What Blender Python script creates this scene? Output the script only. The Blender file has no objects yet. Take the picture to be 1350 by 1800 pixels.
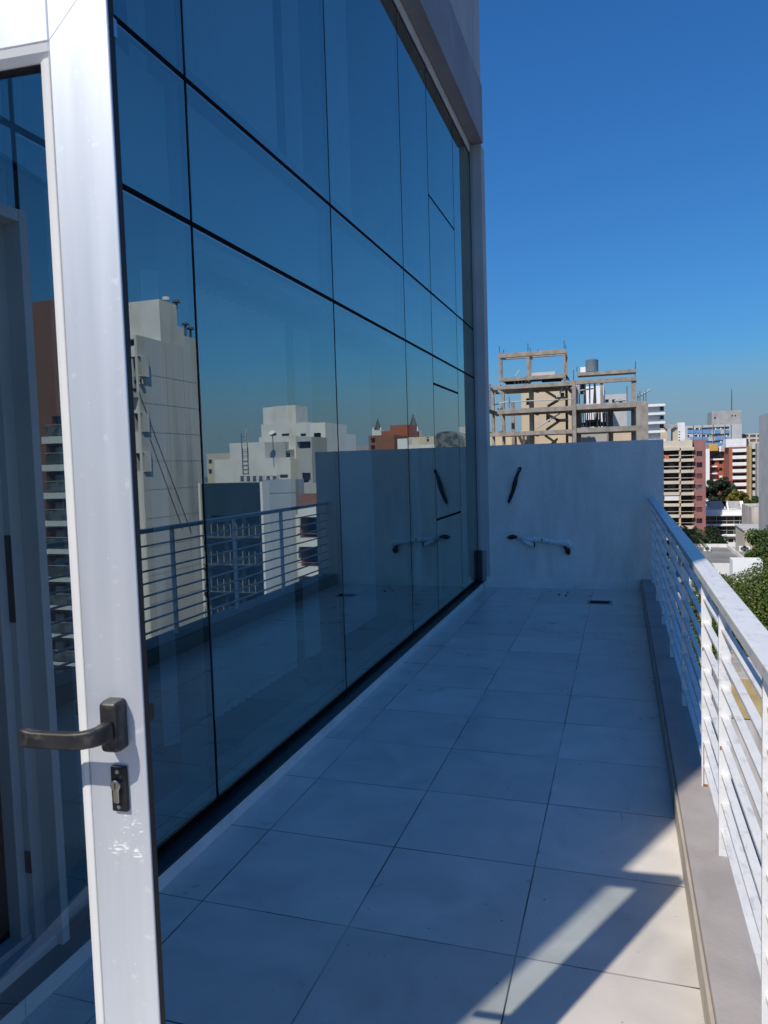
import bpy, bmesh, math, random
import numpy as np
from mathutils import Vector, Matrix
random.seed(7)
sc = bpy.context.scene
R_ = math.radians
# ------------------------------------------------------------------ camera
EYE = 1.6
FOC, YAW, PITCH, ROLL = 1288.34, 0.3140540, -0.0637220, -0.0301952
def cam_rows():
    F = np.array([-math.sin(YAW)*math.cos(PITCH), math.cos(YAW)*math.cos(PITCH), math.sin(PITCH)])
    r0 = np.array([math.cos(YAW), math.sin(YAW), 0]); u0 = np.cross(r0, F)
    r = r0*math.cos(ROLL)+u0*math.sin(ROLL); u = -r0*math.sin(ROLL)+u0*math.cos(ROLL)
    return r, u, F
r_, u_, F_ = cam_rows()
cam = bpy.data.cameras.new('camera'); camo = bpy.data.objects.new('camera', cam)
sc.collection.objects.link(camo); sc.camera = camo
m = Matrix(((r_[0], u_[0], -F_[0], 0), (r_[1], u_[1], -F_[1], 0), (r_[2], u_[2], -F_[2], EYE), (0, 0, 0, 1)))
camo.matrix_world = m
cam.sensor_fit = 'VERTICAL'; cam.sensor_height = 36; cam.lens = 36*FOC/1800
cam.clip_start = 0.05; cam.clip_end = 5000
cam.dof.use_dof = True; cam.dof.focus_distance = 6.0; cam.dof.aperture_fstop = 16
# ------------------------------------------------------------------ light
SUN_EL = 47.5
SUN_AZ = 25.6            # the light travels towards (sin, cos) of this angle
w = bpy.data.worlds.new('World'); sc.world = w; w.use_nodes = True
nt = w.node_tree; nt.nodes.clear()
sky = nt.nodes.new('ShaderNodeTexSky'); sky.sky_type = 'NISHITA'; sky.sun_disc = False
sky.sun_elevation = R_(SUN_EL); sky.sun_rotation = R_(SUN_AZ+180)
sky.altitude = 100; sky.air_density = 1.6; sky.dust_density = 0.5; sky.ozone_density = 8.0
bg = nt.nodes.new('ShaderNodeBackground'); bg.inputs[1].default_value = 0.117
out = nt.nodes.new('ShaderNodeOutputWorld')
spx = nt.nodes.new('ShaderNodeSeparateColor'); cmx = nt.nodes.new('ShaderNodeCombineColor'); nt.links.new(sky.outputs[0], spx.inputs[0])
for i_, (g_, s_) in enumerate(((1.08, .225), (1.0, .56), (1.0, .90))):   # deep clear-air blue: per-channel grade of the whole sky
    pw_ = nt.nodes.new('ShaderNodeMath'); pw_.operation = 'POWER'; pw_.inputs[1].default_value = g_
    ml_ = nt.nodes.new('ShaderNodeMath'); ml_.operation = 'MULTIPLY'; ml_.inputs[1].default_value = s_
    nt.links.new(spx.outputs[i_], pw_.inputs[0]); nt.links.new(pw_.outputs[0], ml_.inputs[0]); nt.links.new(ml_.outputs[0], cmx.inputs[i_])
tcw = nt.nodes.new('ShaderNodeTexCoord'); sxw = nt.nodes.new('ShaderNodeSeparateXYZ'); nt.links.new(tcw.outputs['Generated'], sxw.inputs[0])
mrw = nt.nodes.new('ShaderNodeMapRange'); mrw.interpolation_type = 'SMOOTHSTEP'; nt.links.new(sxw.outputs[2], mrw.inputs[0])
for n_, v_ in (('From Min', .15), ('From Max', .03), ('To Min', 0), ('To Max', .92)): mrw.inputs[n_].default_value = v_
hzw = nt.nodes.new('ShaderNodeMix'); hzw.data_type = 'RGBA'; hzw.inputs['B'].default_value = (1.95, 2.85, 3.75, 1)   # haze low over the city
nt.links.new(mrw.outputs[0], hzw.inputs['Factor']); nt.links.new(cmx.outputs[0], hzw.inputs['A'])
nt.links.new(hzw.outputs['Result'], bg.inputs[0]); nt.links.new(bg.outputs[0], out.inputs[0])
sl = bpy.data.lights.new('sun', 'SUN'); sl.energy = 4.25; sl.angle = R_(0.53); sl.color = (1.0, 0.93, 0.82)
so = bpy.data.objects.new('sun', sl); sc.collection.objects.link(so)
tr = Vector((math.sin(R_(SUN_AZ))*math.cos(R_(SUN_EL)), math.cos(R_(SUN_AZ))*math.cos(R_(SUN_EL)), -math.sin(R_(SUN_EL))))
so.rotation_euler = tr.to_track_quat('-Z', 'Y').to_euler()
so.location = (-10, -20, 30)
sc.view_settings.view_transform = 'Standard'; sc.view_settings.look = 'None'
sc.view_settings.exposure = 0.0; sc.view_settings.gamma = 1.0
sc.cycles.max_bounces = 10; sc.cycles.transparent_max_bounces = 24; sc.cycles.glossy_bounces = 5
# ------------------------------------------------------------------ helpers
def ray(u, v):
    return r_*((u-675)/FOC) + u_*(-(v-900)/FOC) + F_
def W(u, v, D):          # point of the place seen at photo pixel (u,v), D metres along the terrace axis
    d = ray(u, v); return (d[0]/d[1]*D, D, EYE+d[2]/d[1]*D)
XG = -1.75
def WR(u, v, D):         # the same through the mirror of the glass facade
    x, y, z = W(u, v, D); return (2*XG-x, y, z)
def link(o): sc.collection.objects.link(o); return o
def tag(o, label=None, cat=None, group=None, kind=None):
    if label: o['label'] = label
    if cat: o['category'] = cat
    if group: o['group'] = group
    if kind: o['kind'] = kind
    return o
def thing(name, label, cat, loc=(0, 0, 0), rz=0, group=None):
    o = bpy.data.objects.new(name, None); link(o); o.empty_display_size = .3
    o.location = loc; o.rotation_euler = (0, 0, rz)
    return tag(o, label, cat, group)
class MB:
    def __init__(s): s.v = []; s.f = []; s.m = []
    def quad(s, pts, mi=0):
        b = len(s.v); s.v += [tuple(p) for p in pts]; s.f.append(tuple(range(b, b+len(pts)))); s.m.append(mi)
    def box(s, x0, x1, y0, y1, z0, z1, mi=0):
        if x0 > x1: x0, x1 = x1, x0
        if y0 > y1: y0, y1 = y1, y0
        if z0 > z1: z0, z1 = z1, z0
        b = len(s.v)
        s.v += [(x0, y0, z0), (x1, y0, z0), (x1, y1, z0), (x0, y1, z0), (x0, y0, z1), (x1, y0, z1), (x1, y1, z1), (x0, y1, z1)]
        for q in ((0, 3, 2, 1), (4, 5, 6, 7), (0, 1, 5, 4), (1, 2, 6, 5), (2, 3, 7, 6), (3, 0, 4, 7)):
            s.f.append(tuple(b+i for i in q)); s.m.append(mi)
        return s
    def prism(s, prof, axis, a, b_, mi=0):   # profile (2D list) extruded along an axis
        n = len(prof); b = len(s.v)
        def pt(p, t):
            return {'x': (t, p[0], p[1]), 'y': (p[0], t, p[1]), 'z': (p[0], p[1], t)}[axis]
        s.v += [pt(p, a) for p in prof]+[pt(p, b_) for p in prof]
        for i in range(n):
            j = (i+1) % n; s.f.append((b+i, b+j, b+n+j, b+n+i)); s.m.append(mi)
        s.f.append(tuple(b+i for i in range(n))[::-1]); s.f.append(tuple(b+n+i for i in range(n))); s.m += [mi, mi]
        return s
    def tube(s, pts, rad, n=8, mi=0, cap=True):
        pts = [Vector(p) for p in pts]; rads = rad if isinstance(rad, (list, tuple)) else [rad]*len(pts)
        rings = []
        prev = None
        for i, p in enumerate(pts):
            t = (pts[min(i+1, len(pts)-1)]-pts[max(i-1, 0)]).normalized()
            up = Vector((0, 0, 1)) if abs(t.z) < .9 else Vector((1, 0, 0))
            a = t.cross(up).normalized(); bb = t.cross(a).normalized()
            b0 = len(s.v)
            for k in range(n):
                an = 2*math.pi*k/n
                q = p+(a*math.cos(an)+bb*math.sin(an))*rads[i]; s.v.append(tuple(q))
            rings.append(b0)
        for i in range(len(rings)-1):
            for k in range(n):
                k2 = (k+1) % n
                s.f.append((rings[i]+k, rings[i]+k2, rings[i+1]+k2, rings[i+1]+k)); s.m.append(mi)
        if cap:
            s.f.append(tuple(rings[0]+k for k in range(n))[::-1]); s.f.append(tuple(rings[-1]+k for k in range(n))); s.m += [mi, mi]
        return s
    def sweep(s, pts, ws, hs, up=(0, 0, 1), r=.35, n=4, mi=0):   # rounded rectangle section along a path
        up = Vector(up); rings = []
        pts = [Vector(p) for p in pts]
        for i, p in enumerate(pts):
            t = (pts[min(i+1, len(pts)-1)]-pts[max(i-1, 0)]).normalized()
            a = t.cross(up).normalized(); bb = a.cross(t).normalized()
            wv, hv = ws[i]/2, hs[i]/2; rr = min(wv, hv)*2*r
            b0 = len(s.v); cnt = 0
            for (sx, sy, st) in ((1, 1, 0), (-1, 1, 90), (-1, -1, 180), (1, -1, 270)):
                for k in range(n+1):
                    an = math.radians(st+90*k/n)
                    q = p+a*(sx*(wv-rr)+rr*math.cos(an))+bb*(sy*(hv-rr)+rr*math.sin(an))
                    s.v.append(tuple(q)); cnt += 1
            rings.append((b0, cnt))
        for i in range(len(rings)-1):
            c = rings[i][1]
            for k in range(c):
                k2 = (k+1) % c
                s.f.append((rings[i][0]+k, rings[i][0]+k2, rings[i+1][0]+k2, rings[i+1][0]+k)); s.m.append(mi)
        c = rings[0][1]
        s.f.append(tuple(rings[0][0]+k for k in range(c))[::-1]); s.f.append(tuple(rings[-1][0]+k for k in range(c))); s.m += [mi, mi]
        return s
    def build(s, name, mats, parent=None, smooth=False, bevel=0, seg=2, label=None):
        me = bpy.data.meshes.new(name); me.from_pydata(s.v, [], s.f)
        if not isinstance(mats, (list, tuple)): mats = [mats]
        for q in mats: me.materials.append(q)
        me.polygons.foreach_set('material_index', s.m)
        bm = bmesh.new(); bm.from_mesh(me)
        bmesh.ops.recalc_face_normals(bm, faces=bm.faces); bm.to_mesh(me); bm.free()
        if smooth: me.polygons.foreach_set('use_smooth', [True]*len(me.polygons))
        o = bpy.data.objects.new(name, me); link(o)
        if parent: o.parent = parent
        if label: o['label'] = label
        if bevel:
            bv = o.modifiers.new('bevel', 'BEVEL'); bv.width = bevel; bv.segments = seg; bv.limit_method = 'ANGLE'
            bv.harden_normals = False
        return o
def B(name, mat, parent, *dims, **k):
    return MB().box(*dims).build(name, mat, parent, **k)

def NN(nt, t, **k):
    n = nt.nodes.new(t)
    for a, b in k.items(): setattr(n, a, b)
    return n
def mat(name, c, c2=None, rough=.7, metal=0, scale=3, fac=(.35, .65), bump=0, bscale=60, spec=.5, detail=5, stretch=None, dirt=None, rvar=0):
    mt = bpy.data.materials.new(name); mt.use_nodes = True; nt = mt.node_tree
    p = nt.nodes['Principled BSDF']; L = nt.links.new
    p.inputs['Roughness'].default_value = rough; p.inputs['Metallic'].default_value = metal
    p.inputs['Specular IOR Level'].default_value = spec
    tc = NN(nt, 'ShaderNodeTexCoord'); co = tc.outputs['Object']
    if stretch:
        mp = NN(nt, 'ShaderNodeMapping'); mp.inputs['Scale'].default_value = stretch
        L(co, mp.inputs[0]); co2 = mp.outputs[0]
    else: co2 = co
    if c2 is None: c2 = tuple(x*.86 for x in c)
    nz = NN(nt, 'ShaderNodeTexNoise'); nz.inputs['Scale'].default_value = scale; nz.inputs['Detail'].default_value = detail
    L(co2, nz.inputs['Vector'])
    cr = NN(nt, 'ShaderNodeValToRGB'); cr.color_ramp.elements[0].position = fac[0]; cr.color_ramp.elements[1].position = fac[1]
    cr.color_ramp.elements[0].color = (*c2, 1); cr.color_ramp.elements[1].color = (*c, 1)
    L(nz.outputs[0], cr.inputs[0]); col = cr.outputs[0]
    if dirt:   # (colour, scale, threshold, amount, stretch)
        mp2 = NN(nt, 'ShaderNodeMapping'); mp2.inputs['Scale'].default_value = dirt[4]; L(co, mp2.inputs[0])
        n2 = NN(nt, 'ShaderNodeTexNoise'); n2.inputs['Scale'].default_value = dirt[1]; n2.inputs['Detail'].default_value = 6; L(mp2.outputs[0], n2.inputs['Vector'])
        r2 = NN(nt, 'ShaderNodeValToRGB'); r2.color_ramp.elements[0].position = dirt[2]; r2.color_ramp.elements[1].position = min(1, dirt[2]+.18)
        r2.color_ramp.elements[0].color = (0, 0, 0, 1); r2.color_ramp.elements[1].color = (dirt[3],)*3+(1,)
        L(n2.outputs[0], r2.inputs[0])
        mx = NN(nt, 'ShaderNodeMix', data_type='RGBA'); mx.inputs['B'].default_value = (*dirt[0], 1)
        L(r2.outputs[0], mx.inputs['Factor']); L(col, mx.inputs['A']); col = mx.outputs['Result']
    L(col, p.inputs['Base Color'])
    if rvar:
        mr = NN(nt, 'ShaderNodeMapRange'); mr.inputs['To Min'].default_value = rough-rvar; mr.inputs['To Max'].default_value = rough+rvar
        L(nz.outputs[0], mr.inputs[0]); L(mr.outputs[0], p.inputs['Roughness'])
    if bump:
        bn = NN(nt, 'ShaderNodeTexNoise'); bn.inputs['Scale'].default_value = bscale; bn.inputs['Detail'].default_value = 4
        L(co2 if stretch else co, bn.inputs['Vector'])
        bu = NN(nt, 'ShaderNodeBump'); bu.inputs['Strength'].default_value = bump; bu.inputs['Distance'].default_value = .01
        L(bn.outputs[0], bu.inputs['Height']); L(bu.outputs[0], p.inputs['Normal'])
    return mt
def glass_mat(name, f0, k, trans, gloss=(1, 1, 1), wav=0, wscale=1.2, rough=0.0, pw=4.5):
    mt = bpy.data.materials.new(name); mt.use_nodes = True; nt = mt.node_tree; nt.nodes.clear(); L = nt.links.new
    o = NN(nt, 'ShaderNodeOutputMaterial'); lw = NN(nt, 'ShaderNodeLayerWeight'); lw.inputs[0].default_value = .5
    pwn = NN(nt, 'ShaderNodeMath', operation='POWER'); pwn.inputs[1].default_value = pw; L(lw.outputs['Facing'], pwn.inputs[0])
    ma = NN(nt, 'ShaderNodeMath', operation='MULTIPLY_ADD'); ma.inputs[1].default_value = k; ma.inputs[2].default_value = f0; ma.use_clamp = True
    L(pwn.outputs[0], ma.inputs[0])
    g = NN(nt, 'ShaderNodeBsdfGlossy'); g.inputs['Color'].default_value = (*gloss, 1); g.inputs['Roughness'].default_value = rough
    t = NN(nt, 'ShaderNodeBsdfTransparent'); t.inputs[0].default_value = (*trans, 1)
    mx = NN(nt, 'ShaderNodeMixShader'); L(ma.outputs[0], mx.inputs[0]); L(t.outputs[0], mx.inputs[1]); L(g.outputs[0], mx.inputs[2])
    t2 = NN(nt, 'ShaderNodeBsdfTransparent'); ge = NN(nt, 'ShaderNodeNewGeometry')
    m2 = NN(nt, 'ShaderNodeMixShader'); L(ge.outputs['Backfacing'], m2.inputs[0]); L(mx.outputs[0], m2.inputs[1]); L(t2.outputs[0], m2.inputs[2])
    L(m2.outputs[0], o.inputs[0])
    if wav:
        tc = NN(nt, 'ShaderNodeTexCoord'); n = NN(nt, 'ShaderNodeTexNoise'); n.inputs['Scale'].default_value = wscale; n.inputs['Detail'].default_value = 1
        L(tc.outputs['Object'], n.inputs['Vector']); bu = NN(nt, 'ShaderNodeBump'); bu.inputs['Strength'].default_value = wav; bu.inputs['Distance'].default_value = .01
        L(n.outputs[0], bu.inputs['Height']); L(bu.outputs[0], g.inputs['Normal'])
    return mt
def tile_mat():
    mt = bpy.data.materials.new('floor_tile'); mt.use_nodes = True; nt = mt.node_tree; L = nt.links.new
    p = nt.nodes['Principled BSDF']; tc = NN(nt, 'ShaderNodeTexCoord'); sp = NN(nt, 'ShaderNodeSeparateXYZ'); L(tc.outputs['Object'], sp.inputs[0])
    TX, TY, X0, Y0 = .5800, .5498, -1.4995, 2.2846
    def mth(op, a, b=None, c=None, cl=False):
        n = NN(nt, 'ShaderNodeMath', operation=op); n.use_clamp = cl
        for i, q in enumerate((a, b, c)):
            if q is None: continue
            if isinstance(q, (int, float)): n.inputs[i].default_value = q
            else: L(q, n.inputs[i])
        return n.outputs[0]
    tx = mth('DIVIDE', mth('SUBTRACT', sp.outputs[0], X0), TX); ty = mth('DIVIDE', mth('SUBTRACT', sp.outputs[1], Y0), TY)
    def dist(t, size):   # metres to the nearest joint
        f = mth('FRACT', t); return mth('MULTIPLY', mth('MINIMUM', f, mth('SUBTRACT', 1.0, f)), size)
    d = mth('MINIMUM', dist(tx, TX), dist(ty, TY))
    nw = NN(nt, 'ShaderNodeTexNoise'); nw.inputs['Scale'].default_value = 9; nw.inputs['Detail'].default_value = 3; L(tc.outputs['Object'], nw.inputs['Vector'])
    wid = mth('MULTIPLY_ADD', nw.outputs[0], .0030, .0006)
    g = mth('SUBTRACT', 1.0, mth('DIVIDE', mth('SUBTRACT', d, wid), .0012, cl=True), cl=True)
    idc = NN(nt, 'ShaderNodeCombineXYZ'); L(mth('FLOOR', tx), idc.inputs[0]); L(mth('FLOOR', ty), idc.inputs[1])
    wn = NN(nt, 'ShaderNodeTexWhiteNoise'); wn.noise_dimensions = '3D'; L(idc.outputs[0], wn.inputs['Vector'])
    off = NN(nt, 'ShaderNodeVectorMath', operation='MULTIPLY_ADD'); L(wn.outputs['Color'], off.inputs[0]); off.inputs[1].default_value = (7, 7, 7); L(tc.outputs['Object'], off.inputs[2])
    n1 = NN(nt, 'ShaderNodeTexNoise'); n1.inputs['Scale'].default_value = 3.2; n1.inputs['Detail'].default_value = 7; n1.inputs['Distortion'].default_value = .8; L(off.outputs[0], n1.inputs['Vector'])
    cr = NN(nt, 'ShaderNodeValToRGB'); e = cr.color_ramp.elements; e[0].position = .3; e[1].position = .7
    e[0].color = (.56, .52, .475, 1); e[1].color = (.73, .68, .62, 1); L(n1.outputs[0], cr.inputs[0])
    hs = NN(nt, 'ShaderNodeHueSaturation'); L(cr.outputs[0], hs.inputs['Color']); L(mth('MULTIPLY_ADD', wn.outputs['Value'], .16, .92), hs.inputs['Value'])
    # small spots and scuffs
    n3 = NN(nt, 'ShaderNodeTexNoise'); n3.inputs['Scale'].default_value = 38; n3.inputs['Detail'].default_value = 2; L(tc.outputs['Object'], n3.inputs['Vector'])
    sp3 = mth('MULTIPLY', mth('SUBTRACT', n3.outputs[0], .725), 16, cl=True)
    m0 = NN(nt, 'ShaderNodeMix', data_type='RGBA'); L(sp3, m0.inputs['Factor']); L(hs.outputs[0], m0.inputs['A']); m0.inputs['B'].default_value = (.13, .11, .10, 1)
    gr = NN(nt, 'ShaderNodeValToRGB'); gr.color_ramp.elements[0].color = (.035, .03, .028, 1); gr.color_ramp.elements[1].color = (.42, .40, .37, 1)
    gr.color_ramp.elements[0].position = .45; gr.color_ramp.elements[1].position = .62
    n4 = NN(nt, 'ShaderNodeTexNoise'); n4.inputs['Scale'].default_value = 1.7; n4.inputs['Detail'].default_value = 4; L(tc.outputs['Object'], n4.inputs['Vector']); L(n4.outputs[0], gr.inputs[0])
    m1 = NN(nt, 'ShaderNodeMix', data_type='RGBA'); L(g, m1.inputs['Factor']); L(m0.outputs['Result'], m1.inputs['A']); L(gr.outputs[0], m1.inputs['B'])
    L(m1.outputs['Result'], p.inputs['Base Color'])
    L(mth('MULTIPLY_ADD', n1.outputs[0], .22, .20), p.inputs['Roughness']); p.inputs['Specular IOR Level'].default_value = .72
    b1 = NN(nt, 'ShaderNodeBump'); b1.inputs['Strength'].default_value = .5; b1.inputs['Distance'].default_value = .002; b1.invert = True; L(g, b1.inputs['Height'])
    b2 = NN(nt, 'ShaderNodeBump'); b2.inputs['Strength'].default_value = .12; b2.inputs['Distance'].default_value = .004; L(n1.outputs[0], b2.inputs['Height']); L(b1.outputs[0], b2.inputs['Normal'])
    L(b2.outputs[0], p.inputs['Normal'])
    return mt
def leaf_mat(name, a, b, c):
    mt = bpy.data.materials.new(name); mt.use_nodes = True; nt = mt.node_tree; L = nt.links.new
    p = nt.nodes['Principled BSDF']; p.inputs['Roughness'].default_value = .5
    g = NN(nt, 'ShaderNodeNewGeometry'); cr = NN(nt, 'ShaderNodeValToRGB'); e = cr.color_ramp.elements
    e[0].color = (*a, 1); e[1].color = (*c, 1); k = e.new(.5); k.color = (*b, 1)
    L(g.outputs['Random Per Island'], cr.inputs[0]); L(cr.outputs[0], p.inputs['Base Color'])
    tl = NN(nt, 'ShaderNodeBsdfTranslucent'); L(cr.outputs[0], tl.inputs[0]); mx = NN(nt, 'ShaderNodeMixShader'); mx.inputs[0].default_value = .25
    o = nt.nodes['Material Output']; L(p.outputs[0], mx.inputs[1]); L(tl.outputs[0], mx.inputs[2]); L(mx.outputs[0], o.inputs[0])
    return mt
def brick_mat(name, a, b, mortar, sx=.24, sy=.075, dirt=None):
    mt = mat(name, a, b, rough=.85, scale=.6)
    nt = mt.node_tree; L = nt.links.new; p = nt.nodes['Principled BSDF']
    tc = NN(nt, 'ShaderNodeTexCoord'); s = NN(nt, 'ShaderNodeSeparateXYZ'); L(tc.outputs['Object'], s.inputs[0])
    ad = NN(nt, 'ShaderNodeMath', operation='ADD'); L(s.outputs[0], ad.inputs[0]); L(s.outputs[1], ad.inputs[1])
    c = NN(nt, 'ShaderNodeCombineXYZ'); L(ad.outputs[0], c.inputs[0]); L(s.outputs[2], c.inputs[1])
    br = NN(nt, 'ShaderNodeTexBrick'); br.inputs['Scale'].default_value = 1; br.inputs['Brick Width'].default_value = sx; br.inputs['Row Height'].default_value = sy
    br.inputs['Mortar Size'].default_value = .008; br.inputs['Color1'].default_value = (*a, 1); br.inputs['Color2'].default_value = (*b, 1); br.inputs['Mortar'].default_value = (*mortar, 1)
    L(c.outputs[0], br.inputs['Vector'])
    mx = NN(nt, 'ShaderNodeMix', data_type='RGBA'); mx.inputs['Factor'].default_value = .5
    old = p.inputs['Base Color'].links[0].from_socket
    L(old, mx.inputs['A']); L(br.outputs[0], mx.inputs['B']); L(mx.outputs['Result'], p.inputs['Base Color'])
    return mt

M = {}
M['tile'] = tile_mat()
M['glass'] = glass_mat('tinted_glass', .34, .60, (.42, .55, .60), (.90, 1.0, .92), wav=.03, wscale=.8)
M['door_glass'] = glass_mat('clear_glass', .20, .85, (.70, .80, .82), (1, 1, 1), wav=.006, wscale=2)
M['silicone'] = mat('black_silicone', (.003, .003, .004), rough=.8, spec=.1)
M['alu_in'] = mat('inner_frame_aluminium', (.32, .34, .35), rough=.5, scale=4)
M['sill'] = mat('dark_sill_metal', (.030, .045, .050), (.018, .028, .032), rough=.35, metal=.4, scale=6)
M['skirt'] = mat('skirting_tile', (.86, .82, .77), (.74, .71, .67), rough=.45, scale=5)
M['bead'] = mat('bead_white', (.76, .77, .77), (.7, .71, .72), rough=.5, scale=3)
M['white_alu'] = mat('white_aluminium', (.70, .74, .79), (.61, .65, .70), rough=.44, metal=.40, scale=1.6, stretch=(14, 14, .7), bump=.02, bscale=30, rvar=.06,
                     dirt=((.95, .95, .93), 42, .63, .8, (1, 1, 1)))
M['white_frame'] = mat('white_door_frame', (.42, .44, .44), (.36, .38, .38), rough=.45, scale=2)
def add_scuffs(mt):     # rubbed patch under the lock and small paint specks
    nt = mt.node_tree; L = nt.links.new; p = nt.nodes['Principled BSDF']
    tc = NN(nt, 'ShaderNodeTexCoord')
    def patch(cx, cz, rx, rz, lo):
        mp = NN(nt, 'ShaderNodeMapping'); mp.inputs['Location'].default_value = (-cx/rx, 0, -cz/rz); mp.inputs['Scale'].default_value = (1/rx, 0, 1/rz); L(tc.outputs['Object'], mp.inputs[0])
        ln = NN(nt, 'ShaderNodeVectorMath', operation='LENGTH'); L(mp.outputs[0], ln.inputs[0])
        mr = NN(nt, 'ShaderNodeMapRange'); mr.interpolation_type = 'SMOOTHSTEP'
        for k, v in (('From Min', 1), ('From Max', .2), ('To Min', 0), ('To Max', .16)): mr.inputs[k].default_value = v
        L(ln.outputs['Value'], mr.inputs[0])
        m2 = NN(nt, 'ShaderNodeMapping'); m2.inputs['Scale'].default_value = (90, 1, 330); m2.inputs['Rotation'].default_value = (0, R_(18), 0); L(tc.outputs['Object'], m2.inputs[0])
        n = NN(nt, 'ShaderNodeTexNoise'); n.inputs['Scale'].default_value = 1.0; n.inputs['Detail'].default_value = 5; L(m2.outputs[0], n.inputs['Vector'])
        ad = NN(nt, 'ShaderNodeMath', operation='ADD'); L(n.outputs[0], ad.inputs[0]); L(mr.outputs[0], ad.inputs[1])
        r = NN(nt, 'ShaderNodeMapRange')
        for k, v in (('From Min', lo), ('From Max', lo+.05), ('To Min', 0), ('To Max', 1)): r.inputs[k].default_value = v
        L(ad.outputs[0], r.inputs[0])
        mu = NN(nt, 'ShaderNodeMath', operation='MULTIPLY'); L(r.outputs[0], mu.inputs[0]); L(mr.outputs[0], mu.inputs[1])
        m5 = NN(nt, 'ShaderNodeMath', operation='MULTIPLY'); m5.use_clamp = True; m5.inputs[1].default_value = 9; L(mu.outputs[0], m5.inputs[0]); return m5.outputs[0]
    a = patch(-.056, 1.010, .036, .022, .66); b = patch(-.025, 1.003, .018, .018, .67); c = patch(-.03, 1.045, .05, .05, .74)
    m1 = NN(nt, 'ShaderNodeMath', operation='MAXIMUM'); L(a, m1.inputs[0]); L(b, m1.inputs[1]); m3 = NN(nt, 'ShaderNodeMath', operation='MAXIMUM'); L(m1.outputs[0], m3.inputs[0]); L(c, m3.inputs[1])
    vo = NN(nt, 'ShaderNodeTexVoronoi'); vo.inputs['Scale'].default_value = 42; L(tc.outputs['Object'], vo.inputs['Vector'])
    lt = NN(nt, 'ShaderNodeMath', operation='LESS_THAN'); lt.inputs[1].default_value = .042; L(vo.outputs['Distance'], lt.inputs[0]); mm = NN(nt, 'ShaderNodeMath', operation='MAXIMUM'); L(m3.outputs[0], mm.inputs[0]); L(lt.outputs[0], mm.inputs[1])
    mx = NN(nt, 'ShaderNodeMix', data_type='RGBA'); mx.inputs['B'].default_value = (.93, .93, .92, 1); old = p.inputs['Base Color'].links[0].from_socket
    L(mm.outputs[0], mx.inputs['Factor']); L(old, mx.inputs['A']); L(mx.outputs['Result'], p.inputs['Base Color'])
    sb = NN(nt, 'ShaderNodeMath', operation='MULTIPLY_ADD'); sb.inputs[1].default_value = -.42; sb.inputs[2].default_value = .42; sb.use_clamp = True; L(mm.outputs[0], sb.inputs[0]); L(sb.outputs[0], p.inputs['Metallic'])
add_scuffs(M['white_alu'])
M['gasket'] = mat('rubber_gasket', (.010, .011, .016), rough=.6)
M['handle'] = mat('worn_black_handle', (.032, .031, .033), (.018, .018, .020), rough=.45, scale=30, rvar=.08, dirt=((.12, .108, .10), 45, .54, .6, (1, 1, 1)))
M['black'] = mat('black_metal', (.012, .012, .014), rough=.45)
M['brass'] = mat('nickel_brass', (.62, .60, .54), (.46, .44, .40), rough=.28, metal=1)
M['steel'] = mat('screw_steel', (.6, .6, .62), rough=.3, metal=1)
M['rail'] = mat('white_painted_steel', (.80, .80, .80), (.72, .72, .73), rough=.38, scale=9, bump=.05, bscale=90,
                dirt=((.40, .41, .44), 42, .55, .6, (1, .4, 1)))
M['rust'] = mat('rust', (.42, .16, .03), (.25, .09, .02), rough=.9, scale=60)
M['plaster'] = mat('rough_plaster', (.86, .83, .79), (.76, .74, .70), rough=.9, scale=5, bump=1.0, bscale=75, stretch=(1, 1, .5), dirt=((.58, .57, .55), 5, .52, .45, (1, 1, .12)))
M['conc_grey'] = mat('kerb_paint', (.42, .39, .375), (.33, .30, .295), rough=.75, scale=3.5, detail=8, bump=.15, bscale=50, dirt=((.42, .40, .38), 7, .56, .6, (1, .4, 1)))
M['beige_band'] = mat('beige_band', (.50, .45, .38), (.40, .36, .31), rough=.7, scale=6)
M['fascia'] = mat('fascia_concrete', (.36, .35, .37), (.30, .29, .31), rough=.8, scale=2.2, bump=.2, bscale=60)
M['soffit'] = mat('soffit_concrete', (.30, .28, .25), (.2, .19, .17), rough=.9, scale=6)
M['upper'] = mat('upper_wall_paint', (.55, .54, .52), (.47, .46, .45), rough=.85, scale=2, bump=.2, bscale=80)
M['int_shade'] = mat('interior_partition', (.10, .10, .10), rough=.8)
M['int_wall'] = mat('interior_wall', (.34, .34, .34), rough=.8)
M['int_dark'] = mat('interior_floor', (.05, .05, .05), rough=.6)
M['spandrel'] = mat('spandrel_panel', (.40, .52, .55), (.34, .46, .50), rough=.6, scale=.8)
M['blind'] = mat('blind_fabric', (.86, .87, .86), (.78, .80, .80), rough=.8, scale=3)
M['reflection_mask_panel'] = mat('reflection_mask_dark', (.030, .036, .045), rough=.6, scale=3)
M['drain'] = mat('drain_steel', (.35, .34, .33), rough=.5, metal=.6)
M['tape'] = mat('white_pipe_wrap', (.86, .87, .88), (.66, .68, .70), rough=.6, scale=25, bump=.4, bscale=60)
M['hole'] = mat('dark_hole', (.015, .013, .012), rough=1)
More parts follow.
